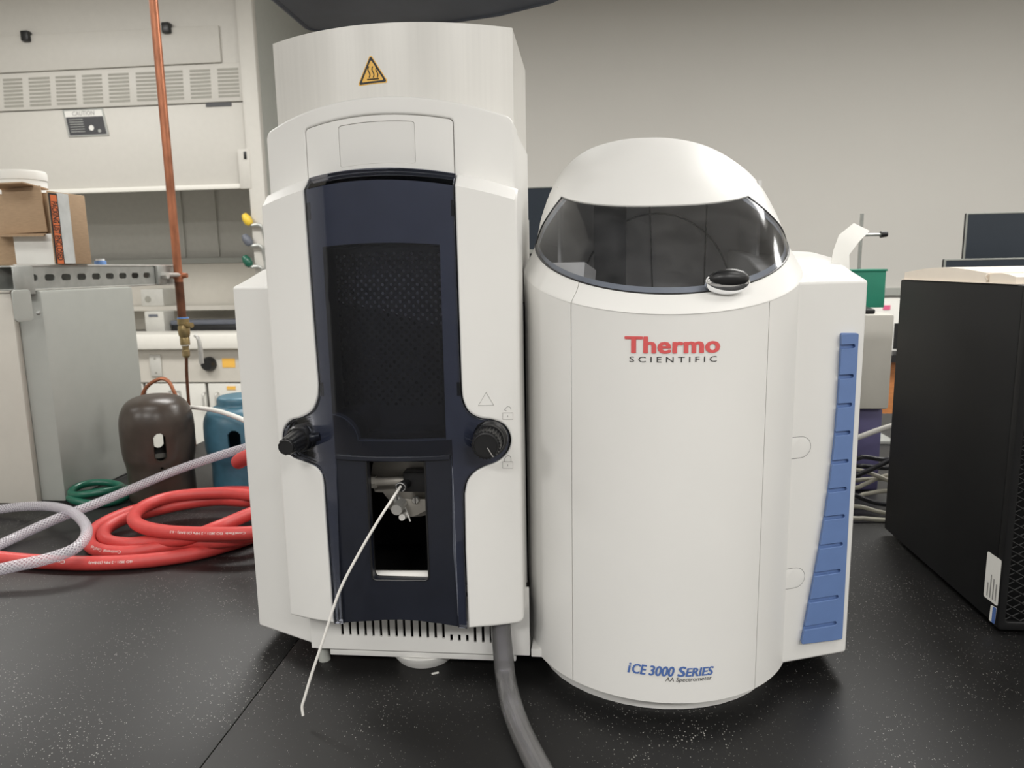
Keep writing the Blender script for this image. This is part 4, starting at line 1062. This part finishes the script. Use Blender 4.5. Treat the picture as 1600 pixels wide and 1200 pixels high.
syz(.03, .19, .0012, M['orange'], 'tape_ground', tp, z1=zct-.008)
bm = flat_mesh(None, 0, 0, ('PACKING LIST ENCLOSED', .02, 0, 1.0))
xs = [v.co.x for v in bm.verts]; ys = [v.co.y for v in bm.verts]
a0, a1, b0, b1 = min(xs), max(xs), min(ys), max(ys)
for v in bm.verts:
    s_ = (v.co.x-a0)/(a1-a0); t_ = (v.co.y-b0)/(b1-b0)
    v.co = Vector((XS+.0028, YX+LY*(.035+.15*t_), zct-.022-(zct-ZK-.03)*s_))
obj('tape_lettering', bm, M['black_print'], tp, smooth=0)
cplate([(8, 366), (2, 297), (62, 290), (74, 362)], YX+.02, .003, M['card'], 'inner_flap')
bm = new_bm(); q = [at(-20, 284, Y=1.50), at(36, 287, Y=1.50), at(78, 295, Y=1.57), at(2, 294, Y=1.60)]
def flap(name, pts):
    bm = new_bm(); bm.faces.new([bm.verts.new(p) for p in pts]); bmesh.ops.recalc_face_normals(bm, faces=bm.faces)
    return obj(name, bm, M['card'], CB, smooth=0, solid=.003)
flap('top_flap', [at(-10, 288, Y=1.49), at(35, 286, Y=1.49), at(76, 297, Y=1.565), at(4, 299, Y=1.59)])
flap('bottom_flap', [at(-10, 368, Y=1.49), at(68, 367, Y=1.49), at(78, 361, Y=1.565), at(8, 364, Y=1.59)])
cplate([(26, 413), (20, 369), (80, 365), (88, 413)], YX+.012, .02, M['paper'], 'paper_lining')
bm = tube(new_bm(), [at(35, 370, Y=1.55), at(36, 392, Y=1.55), at(43, 408, Y=1.55), at(50, 400, Y=1.55), at(51, 371, Y=1.55)], .0014, 6, 8); obj('handle_cord', bm, M['blackcable'], CB)
# white roll behind the box, bottle with blue cap
c0 = at(36, 282, Y=1.72)
WR = root('white_tub', (c0.x, 1.72, ZB), 'white round tub behind the opened cardboard box', 'tub')
rt_ = at(66, 282, Y=1.72).x-c0.x; zt_ = at(36, 269, Y=1.72).z
obj('tub', lathe(new_bm(), [(0, 0), (rt_*.94, 0), (rt_*.97, .05), (rt_, zt_-ZB-.004), (rt_*.96, zt_-ZB), (0, zt_-ZB)], (c0.x, 1.72, ZB), 36), M['paper'], WR)
obj('lid', lathe(new_bm(), [(rt_*1.0, zt_-ZB-.022), (rt_*1.03, zt_-ZB-.021), (rt_*1.03, zt_-ZB-.004), (rt_*.98, zt_-ZB+.001), (0, zt_-ZB+.001)], (c0.x, 1.72, ZB), 36), M['paper'], WR)
c0 = at(157, 412, Y=1.735); BT = root('bottle', (c0.x, 1.735, ZB), 'small bottle with a blue cap behind the strut channel', 'bottle')
rr_ = .0135; zc_ = c0.z
obj('glass', lathe(new_bm(), [(0, 0), (.018, 0), (.019, .004), (.019, max(.01, zc_-ZB-.020)), (.011, zc_-ZB-.008), (.011, zc_-ZB)], (c0.x, 1.735, ZB), 24), M['ptfe'], BT)
obj('cap', lathe(new_bm(), [(.010, -.006), (rr_, -.006), (rr_, .005), (rr_*.93, .007), (0, .007)], (c0.x, 1.735, zc_), 24), M['bluecapplastic'], BT)
obj('cap_rim', lathe(new_bm(), [(0, .007), (.010, .007), (.010, .012), (0, .012)], (c0.x, 1.735, zc_), 20), M['paper'], BT)

# ------------------------------------------------------------------ gas cylinder caps
def cyl_cap(name, cx, cy, prof, holes_w, hz, hh, mt, label, face):
    """hollow valve-guard cap: shell of revolution with two slotted windows"""
    r_ = root(name, (cx, cy, 0), label, 'cylinder cap')
    bm = new_bm(); SEG = 192; hw = holes_w; rows = []
    fine = []
    prof = [(max(0, v_.x), v_.y) for v_ in smooth_path([(r, z, 0) for r, z in prof], 4)]; prof[-1] = (0, prof[-1][1])
    for (r0, z0), (r1, z1) in zip(prof, prof[1:]):
        n = max(1, int(abs(z1-z0)/.0016))
        for k in range(n): fine.append((r0+(r1-r0)*k/n, z0+(z1-z0)*k/n))
    fine.append(prof[-1])
    for r, z in fine:
        rows.append([bm.verts.new((cx+r*sin(2*pi*i/SEG+face), cy-r*cos(2*pi*i/SEG+face), z)) for i in range(SEG)] if r > 1e-6 else None)
    apex = bm.verts.new((cx, cy, prof[-1][1]))
    for j in range(len(rows)-1):
        for i in range(SEG):
            k = (i+1) % SEG
            if rows[j+1] is None: bm.faces.new((rows[j][i], rows[j][k], apex)); continue
            r = fine[j][0]; zc = (fine[j][1]+fine[j+1][1])/2
            skip = False
            for base in (0, SEG//2):
                d = ((i+.5-base+SEG/2) % SEG - SEG/2)*2*pi/SEG*r
                zz = max(0, abs(zc-hz)-(hh/2-hw))
                if d*d + zz*zz < hw*hw: skip = True
            dd_ = ((i+.5+SEG/2) % SEG - SEG/2)*2*pi/SEG*r
            if dd_*dd_ + (zc-(hz-hh/2-.017))**2 < .0040**2: skip = True
            if not skip: bm.faces.new((rows[j][i], rows[j][k], rows[j+1][k], rows[j+1][i]))
    loose = [v for v in bm.verts if not v.link_faces]; bmesh.ops.delete(bm, geom=loose, context='VERTS')
    bmesh.ops.recalc_face_normals(bm, faces=bm.faces)
    obj('shell', bm, mt, r_, smooth=50, solid=.007)
    return r_
cbx = at(249, 700, Y=1.50); 
pr = [(.068, .0008), (.070, .01), (.0695, .045), (.070, .075), (.0745, .10), (.0765, .13), (.0765, .165), (.0745, .186), (.069, .204), (.060, .218), (.046, .2275), (.026, .233), (0, .2345)]
face0 = math.atan2(-cbx.x, 1.5)
cyl_cap('cylinder_cap', cbx.x, 1.50, pr, .0125, .128, .062, M['brown'], 'dark brown steel gas cylinder cap with oval window on the bench', face0+.02)
bm = lathe(new_bm(), [(0, 0), (.030, 0), (.030, .088), (.024, .093), (0, .093)], (cbx.x, 1.50, .0005), 28)
thing('black_plug', bm, M['blackp'], 'black plug standing inside the brown cylinder cap', 'plug')
cb2 = at(380, 690, Y=1.60)
pr2 = [(.072, .0008), (.074, .012), (.073, .055), (.078, .075), (.0835, .095), (.0845, .14), (.082, .163), (.074, .180), (.060, .190), (.052, .195), (.051, .206), (.048, .2125), (.036, .2155), (0, .2165)]
cyl_cap('cylinder_cap', cb2.x, 1.60, pr2, .0135, .118, .060, M['bluecap'], 'teal blue steel gas cylinder cap half hidden by the instrument', .24)
# copper loop behind the brown cap, white tube
bm = tube(new_bm(), [at(216, 660, Y=1.62), at(222, 620, Y=1.62), at(232, 602, Y=1.62), at(250, 592, Y=1.62), at(262, 595, Y=1.62), at(270, 608, Y=1.62), at(277, 630, Y=1.62), at(282, 690, Y=1.62)], .0044, 10, 8)
thing('copper_loop', bm, M['copper'], 'thin copper tube bent in a loop behind the brown cylinder cap', 'tube')
bm = tube(new_bm(), [at(270, 652, Y=1.66), at(288, 638, Y=1.63), at(305, 637, Y=1.56), at(335, 641, Y=1.45), at(365, 650, Y=1.34), at(395, 663, Y=1.26), at(420, 676, Y=1.2)], .0048, 12, 8)
thing('white_line', bm, M['ptfe'], 'white plastic tube running from the cylinder caps to the instrument', 'tube')

# ------------------------------------------------------------------ hoses on the bench
RH = .0125
def on(px, py, z=RH): return at(px, py, Z=z)
path = [on(-60, 862), on(0, 872), on(70, 878), on(150, 880), on(230, 876), on(300, 866), on(350, 853), on(395, 838), on(430, 815), on(436, 790),
        on(410, 772, .016), on(370, 768, .018), on(320, 772, .020), on(260, 785, .020), on(200, 801, .018), on(158, 820, .016), on(141, 838, .0135), on(142, 853, RH), on(165, 862, RH), on(205, 863, RH), on(250, 856, .016), on(300, 848, .026), on(350, 845, .03), on(400, 836, .03),
        on(440, 812, .034), on(446, 795, .038), on(425, 782, .040), on(385, 783, .040), on(340, 781, .036), on(290, 787, .032), on(235, 799, .028), on(190, 812, .024), on(164, 829, .018), on(166, 844, .016), on(195, 850, .017), on(240, 847, .022), on(290, 842, .036), on(340, 824, .050), on(390, 803, .050), on(425, 790, .052), on(410, 778, .056), on(360, 771, .054), on(310, 772, .052), on(262, 778, .050), on(226, 791, .048), on(209, 808, .046), on(220, 822, .046), on(260, 831, .048), on(320, 834, .050), on(390, 833, .050), on(450, 826, .045), on(500, 815, .035)]
RHO = thing('red_hose', tube(new_bm(), path, .0122, 16, 8), M['redhose'], 'coiled red rubber gas hose lying on the bench left of the instrument', 'hose')
# printed lettering along the hose, laid on its skin facing the camera
HP = smooth_path(path, 16)
def hose_text(s, i0, pxa, pxb, name):
    """lettering wrapped on the hose skin, upside down as it lies; i0 = control point where the search starts"""
    def px(p): d = p-CAM; return 800+F_PX*d.dot(RT)/d.dot(FW)
    run = [p for p in HP[i0*16:(i0+7)*16] if pxa <= px(p) <= pxb]
    if len(run) < 3: return
    if px(run[0]) > px(run[-1]): run.reverse()
    L = [0]
    for a, b in zip(run, run[1:]): L.append(L[-1]+(b-a).length)
    bm = flat_mesh(None, 0, 0, (s, .0, 0, 1.0)); xs = [v.co.x for v in bm.verts]; ys = [v.co.y for v in bm.verts]
    a0, a1, b0, b1 = min(xs), max(xs), min(ys), max(ys)
    for v in bm.verts:
        t = 1-(v.co.x-a0)/(a1-a0); q = (v.co.y-b0)/(b1-b0)
        dd = t*L[-1]; k = 0
        while k < len(L)-2 and L[k+1] < dd: k += 1
        f = (dd-L[k])/max(1e-6, L[k+1]-L[k]); p = run[k].lerp(run[k+1], f); d = (run[k+1]-run[k]).normalized()
        toc = (CAM-p).normalized(); nrm = (toc-d*toc.dot(d)).normalized(); upv = nrm.cross(d)
        if upv.z < 0: upv = -upv
        an = -(q-.5)*.42 + .1
        v.co = p + (nrm*cos(an)+upv*sin(an))*.01245
    obj(name, bm, M['ptfe'], RHO, smooth=0)
hose_text('ContiTech  ISO 3821 - 2 MPa (20 BAR) - 6.3', 45, 270, 388, 'hose_lettering')
hose_text('Continental', 1, 60, 112, 'hose_lettering')
hose_text('ISO 3821 - 2 MPa (20 BAR)', 2, 140, 215, 'hose_lettering')
hose_text('Continental  ContiTech', 17, 150, 195, 'hose_lettering')
# clear braided hose: long run and a loop
path = [on(-80, 905, .010), on(-20, 862, .010), on(30, 837, .012), on(90, 810, .03), on(150, 787, .04), on(210, 762, .055), on(270, 737, .075), on(330, 716, .10), on(385, 699, .12), on(420, 690, .13)]
BR = .0095
for p in path: p.z = max(p.z, BR+.0006)
thing('braided_hose', tube(new_bm(), path, BR, 16, 10), M['braid'], 'clear braided hose stretched from the bench up to the instrument side', 'hose')
path = [on(-80, 800, .010), on(-20, 798, .012), on(30, 792, .022), on(75, 791, .035), on(110, 799, .045), on(132, 818, .05), on(134, 838, .05), on(115, 858, .045), on(75, 873, .040), on(30, 883, .036), on(-10, 892, .030), on(-80, 910, .02)]
thing('braided_hose', tube(new_bm(), path, BR, 16, 10), M['braid'], 'clear braided hose curving in a loop over the red hose at the left', 'hose')
# green hose ring behind the braided hose
gc = on(157, 776, .010)
path = [gc + Vector((.062*cos(2*pi*k/24), .050*sin(2*pi*k/24), .004*sin(4*pi*k/24)+.002)) for k in range(24)]
GR = root('green_hose_coil', (gc.x, gc.y, 0), 'small coil of shiny green hose in front of the brown cylinder cap', 'hose')
obj('turn', tube(new_bm(), path, .0085, 12, 4, closed=True), M['green'], GR)
path = [gc + Vector((-.012+.052*cos(2*pi*k/24), .006+.044*sin(2*pi*k/24), .0165-.003*sin(4*pi*k/24))) for k in range(24)]
obj('turn', tube(new_bm(), path, .0080, 12, 4, closed=True), M['green'], GR)
# red end of another hose by the instrument side
bm = tube(new_bm(), [at(372, 722, Y=1.20), at(378, 718, Y=1.18), at(392, 712, Y=1.15), at(420, 706, Y=1.1)], .013, 16, 6)
bmesh.ops.bevel(bm, geom=[e for e in bm.edges if any(len(f.verts) > 4 for f in e.link_faces)], offset=.004, segments=3, affect='EDGES')
thing('red_connector', bm, M['redhose'], 'blunt red rubber connector beside the blue cylinder cap', 'connector')

# ------------------------------------------------------------------ fume hood at the back left
HY = 4.30
FH = root('fume_hood', (-3.2, 4.6, -0.9), 'large cream fume hood with louvred top against the back wall', 'fume hood')
def h(px, py, y=HY): p = at(px, py, Y=y); return p.x, p.z
HX0, HX1 = -4.9, h(410, 200)[0]
zs_b = h(260, 297)[1]; zv_b = h(200, 166)[1]; zv_t = h(200, 107)[1]
obj('fascia', bx(HX0, HX1-.07, HY+.02, HY+.05, zv_t, 2.29), M['hoodwhite'], FH, smooth=0)
ax1, az1 = h(340, 38.5); 
acc = obj('access_panel', bx(HX0+.05, ax1, HY+.006, HY+.0198, zv_t+.012, az1, bev=.003), M['hoodwhite'], FH)
for px, py in ((41, 57), (260.5, 44)):
    x, z = h(px, py); bm = new_bm(); box(bm, x-.024, x+.024, HY-.02, HY+.02, z-.03, z+.03, bev=.006); obj('black_clip', bm, M['blackp'], FH)
lv = obj('louvre_panel', bx(HX0, h(391, 130)[0], HY-.012, HY+.018, zv_b, zv_t, bev=.004), M['hoodwhite'], FH)
xs = [(7, 37), (47, 80), (89, 120), (130, 161), (171, 203), (214, 245), (256, 287), (298, 330), (341, 374)]
first = None
for gi, (a, b) in enumerate(xs):
    for k in range(8):
        yy = 126 - gi*2.0 + k*5.9 + 0
        xa, z_ = h(a + k*.35, yy); xb, _ = h(b + k*.35, yy)
        if first is None:
            o_ = obj('louvre', bx(xa, xb, HY-.0135, HY-.0118, z_-.0065, z_+.0065), M['slot'], lv, smooth=0); first = (o_, (xa+xb)/2, z_, xb-xa)
        else:
            o_ = first[0].copy(); COL.objects.link(o_); o_.parent = lv
            s_ = (xb-xa)/first[3]; off = WL[first[0].name]
            ox, oz = first[1]-off.x, first[2]-off.z
            o_.scale.x = s_; o_.location = (((xa+xb)/2-off.x) - s_*ox, 0, (z_-off.z)-oz)
# sash
sh = obj('sash', bx(HX0, h(388, 230)[0], HY, HY+.03, zs_b, zv_b-.004, bev=.004), M['hoodwhite'], FH)
obj('sash_handle', bx(HX0, h(388, 230)[0], HY-.02, HY-.0005, zs_b-.006, zs_b+.022, bev=.005), M['cream'], sh)
sg = [h(98, 172, HY-.004), h(160.5, 169.5, HY-.004), h(170.5, 211.5, HY-.004), h(107.5, 214, HY-.004)]
SG = obj('caution_sign', plate([[p for p in sg]], HY-.006, HY-.0005), M['paper'], sh, smooth=0)
def sgp(u, v): a = Vector(sg[0])*(1-u)+Vector(sg[1])*u; b = Vector(sg[3])*(1-u)+Vector(sg[2])*u; p = a*(1-v)+b*v; return (p.x, p.y)
obj('sign_frame', plate([[sgp(0, 0), sgp(1, 0), sgp(1, 1), sgp(0, 1)], [sgp(.03, .04), sgp(.97, .04), sgp(.97, .96), sgp(.03, .96)]], HY-.0075, HY-.006), M['galv'], SG, smooth=0)
obj('sign_field', plate([[sgp(.04, .28), sgp(.96, .28), sgp(.96, .95), sgp(.04, .95)]], HY-.0072, HY-.006), M['signgrey'], SG, smooth=0)
q0, q1 = sgp(.22, .23), sgp(.78, .07)
text_on(SG, 'sign_lettering', 'CAUTION', M['grey_print'], q0[0], q1[0], q0[1], q1[1], lambda x, z: Vector((x, HY-.0075, z)))
bm = new_bm()
for k in range(6):
    pts = [sgp(.10, .36+.09*k), sgp(.45, .36+.09*k), sgp(.45, .385+.09*k), sgp(.10, .385+.09*k)]; bm.faces.new([bm.verts.new((x, HY-.0076, z)) for x, z in pts])
obj('sign_small_print', bm, M['galv'], SG, smooth=0)
cxs = sgp(.62, .70); obj('sign_dot', plate([circ(cxs[0], cxs[1], .016)], HY-.0078, HY-.0072), M['paper'], SG, smooth=0)
cxs = sgp(.80, .82); obj('sign_dot', plate([circ(cxs[0], cxs[1], .010)], HY-.0078, HY-.0072), M['galv'], SG, smooth=0)
a0, a1 = h(322, 163.5), h(362, 163.5)
obj('maker_plate', bx(a0[0], a1[0], HY-.004, HY-.0005, a0[1]-.014, a0[1]+.012), M['signgrey'], sh, smooth=0)
# side post and return
xp0, xp1 = h(389, 250)[0], HX1
obj('side_post', bx(xp0, xp1, HY-.03, HY+.02, -.9, 2.29, bev=.006), M['hoodwhite'], FH)
obj('post_foot_plate', bx(h(379, 295)[0], xp0+.02, HY-.034, HY+.0, zs_b-.01, zs_b+.22, bev=.006), M['hoodwhite'], FH)
obj('side_panel', bx(xp1-.02, xp1, HY+.02, 5.19, -.9, 2.29), M['greypaint'], FH, smooth=0)  # grey side, with the shade on it put into the colour
obj('latch', bx(h(385, 240)[0], h(389, 240)[0], HY-.04, HY-.034, h(0, 252)[1]*0+h(386, 250)[1], h(386, 238)[1], bev=.002), M['blackp'], FH)
# inside liner
obj('liner_back', bx(HX0, xp1-.02, 5.0, 5.02, 0.03, zv_b), M['hoodgrey'], FH, smooth=0)
obj('liner_side', bx(xp0-.02, xp0-.005, HY+.03, 5.0, .11, 1.3), M['hoodgrey'], FH, smooth=0)
obj('liner_top', bx(HX0, xp1-.02, HY+.04, 5.0, 1.30, 1.32), M['hoodgrey'], FH, smooth=0)
z_ = h(250, 409, 4.97)[1]
obj('baffle_lower', bx(HX0, xp0-.03, 4.95, 4.97, .10, z_-.02), M['beige'], FH, smooth=0)
obj('baffle_rail', bx(HX0, xp0-.03, 4.94, 4.97, z_-.018, z_+.018), M['greypaint'], FH, smooth=0)
for px in (285, 338):
    x = h(px, 350, 4.99)[0]; obj('baffle_seam', bx(x-.006, x+.006, 4.985, 5.0, z_+.03, 1.29), M['hoodgrey'], FH, smooth=0)
# sill, worktop and base
zt, zb_ = h(300, 522, HY-.06)[1], h(300, 546, HY-.06)[1]
obj('sill', bx(HX0, xp0+.02, HY-.06, HY+.20, zb_, zt, bev=.012), M['cream'], FH)
obj('work_surface', bx(HX0, xp0-.02, HY+.20, 4.99, zb_, zb_+.03), M['hoodgrey'], FH, smooth=0)
zc_ = h(300, 597)[1]
lp = obj('service_panel', bx(HX0, xp0-.002, HY, HY+.03, zc_, zb_-.002), M['beige'], FH, smooth=0)
o0, o1 = h(234, 554), h(255, 588)
ot = obj('socket_plate', bx(o0[0], o1[0], HY-.012, HY-.0005, o1[1], o0[1], bev=.004), M['hoodgrey'], lp)
xm = (o0[0]+o1[0])/2
for zz in (o0[1]-.025, o1[1]+.025): obj('plate_screw', bx(xm-.006, xm+.006, HY-.014, HY-.012, zz-.006, zz+.006), M['slot'], ot, smooth=0)
c = h(328, 568.5); obj('control_knob', lathe(new_bm(), [(0, 0), (.046, 0), (.046, .02), (.036, .045), (0, .045)], (c[0], HY-.0005, c[1]), 28, (0, -1, 0)), M['blackp'], lp)
a, b = h(347, 560), h(368, 574); obj('yellow_label', bx(a[0], b[0], HY-.003, HY-.0005, b[1], a[1]), M['yellow'], lp, smooth=0)
for k, (pa, pb) in enumerate(((150, 228), (230, 325), (327, 392))):
    xa, xb = h(pa, 650)[0]+.006, min(h(pb, 650)[0]-.006, xp0-.004)
    dr = obj('base_door', bx(xa, xb, HY+.004, HY+.03, -.85, zc_-.01, bev=.004), M['cabinet'], FH)
    for hpx in {0: (), 1: (320.5,), 2: (340,)}[k]:
        x, z1_ = h(hpx, 613); _, z2_ = h(hpx, 640)
        obj('door_handle', tube(new_bm(), [(x, HY+.004, z1_), (x, HY-.025, z1_-.01), (x, HY-.028, (z1_+z2_)/2), (x, HY-.025, z2_+.01), (x, HY+.004, z2_)], .007, 8, 5), M['steel'], dr)
    if k == 1:
        a, b = h(263, 610), h(283, 620); obj('card_holder', plate([rrect(a[0], b[0], b[1], a[1]), rrect(a[0]+.012, b[0]-.012, b[1]+.008, a[1]-.008)], HY-.002, HY+.004), M['steel'], dr, smooth=0)
    if k == 2:
        a, b = h(354, 603.5), h(368, 609); obj('orange_label', bx(a[0], b[0], HY, HY+.004, b[1], a[1]), M['yellow'], dr, smooth=0)
# gas taps on the post
for py, mt, nm in ((352, 'yellowplastic', 'yellow'), (384, 'slate', 'grey'), (417, 'green', 'green')):
    x, z = h(394, py, HY-.06)
    t_ = obj('gas_tap', lathe(new_bm(), [(0, 0), (.016, .004), (.026, .02), (.026, .05), (.016, .075), (0, .08)], (x-.01, HY-.055, z), 16, (-.5, 0, .85)), M[mt], FH, label=nm+' gas tap')
    bm = new_bm(); tube(bm, [(x-.01, HY-.055, z), (x+.05, HY-.05, z-.005), (x+.06, HY-.03, z-.08), (x+.06, HY-.028, z-.16)], .010, 8, 6); obj('tap_spout', bm, M['galv'], t_)
# things standing in the hood
def far_box(name, p, q, y, d, mt, label, marks=()):
    a, b = at(p[0], p[1], Y=y), at(q[0], q[1], Y=y)
    r_ = root(name, ((a.x+b.x)/2, y+d/2, b.z), label, 'box')
    obj('carton', bx(a.x, b.x, y, y+d, b.z, a.z, bev=.004), M[mt], r_)
    for (u0, u1, v0, v1, mm_) in marks:
        W_, H_ = b.x-a.x, a.z-b.z
        obj('print', bx(a.x+W_*u0, a.x+W_*u1, y-.002, y-.0002, b.z+H_*v0, b.z+H_*v1), M[mm_], r_, smooth=0)
    return r_
zsurf = zb_+.031
o1_ = at(262, 519, Y=4.62); 
SHF = root('shelf_riser', (-2.6, 4.8, zsurf), 'beige shelf riser standing inside the fume hood', 'shelf')
zsh = h(300, 478, 4.72)[1]
obj('shelf_board', bx(-4.2, xp0-.06, 4.72, 4.93, zsh-.03, zsh), M['beige'], SHF, smooth=0)
obj('shelf_leg', bx(-4.2, -4.17, 4.72, 4.93, zsurf, zsh-.03), M['beige'], SHF, smooth=0)
obj('shelf_leg', bx(xp0-.09, xp0-.06, 4.72, 4.93, zsurf, zsh-.03), M['beige'], SHF, smooth=0)
a = at(219, 452, Y=4.74); b = at(256, 478, Y=4.74)
r_ = root('carton', ((a.x+b.x)/2, 4.8, zsh), 'grey carton with round mark on the shelf in the fume hood', 'box')
obj('box_body', bx(a.x, b.x, 4.74, 4.9, zsh+.0005, a.z, bev=.004), M['hoodgrey'], r_)
obj('round_mark', plate([circ(a.x+.05, (a.z+zsh)/2-.01, .022)], 4.737, 4.7395), M['slot'], r_, smooth=0)
a = at(225, 487, Y=4.55); b = at(258, 518, Y=4.55)
r_ = root('carton', ((a.x+b.x)/2, 4.6, zsurf), 'grey printed carton on the work surface of the fume hood', 'box')
obj('box_body', bx(a.x, b.x, 4.55, 4.68, zsurf, a.z, bev=.004), M['hoodgrey'], r_)
obj('dark_band', bx(a.x+.004, b.x-.004, 4.547, 4.5495, zsurf+.005, zsurf+.05), M['slate'], r_, smooth=0)
obj('dark_line', bx(a.x+.03, b.x-.04, 4.547, 4.5495, a.z-.035, a.z-.018), M['slate'], r_, smooth=0)
a = at(268, 501, Y=4.6); b = at(372, 519, Y=4.6)
r_ = root('hot_plate', ((a.x+b.x)/2, 4.65, zsurf), 'long low black hot plate in the fume hood', 'hot plate')
obj('body', bx(a.x, b.x+.02, 4.60, 4.71, zsurf, a.z-.03, bev=.004), M['blackp'], r_)
obj('top_plate', bx(a.x-.005, b.x+.03, 4.595, 4.715, a.z-.029, a.z, bev=.003), M['slate'], r_)
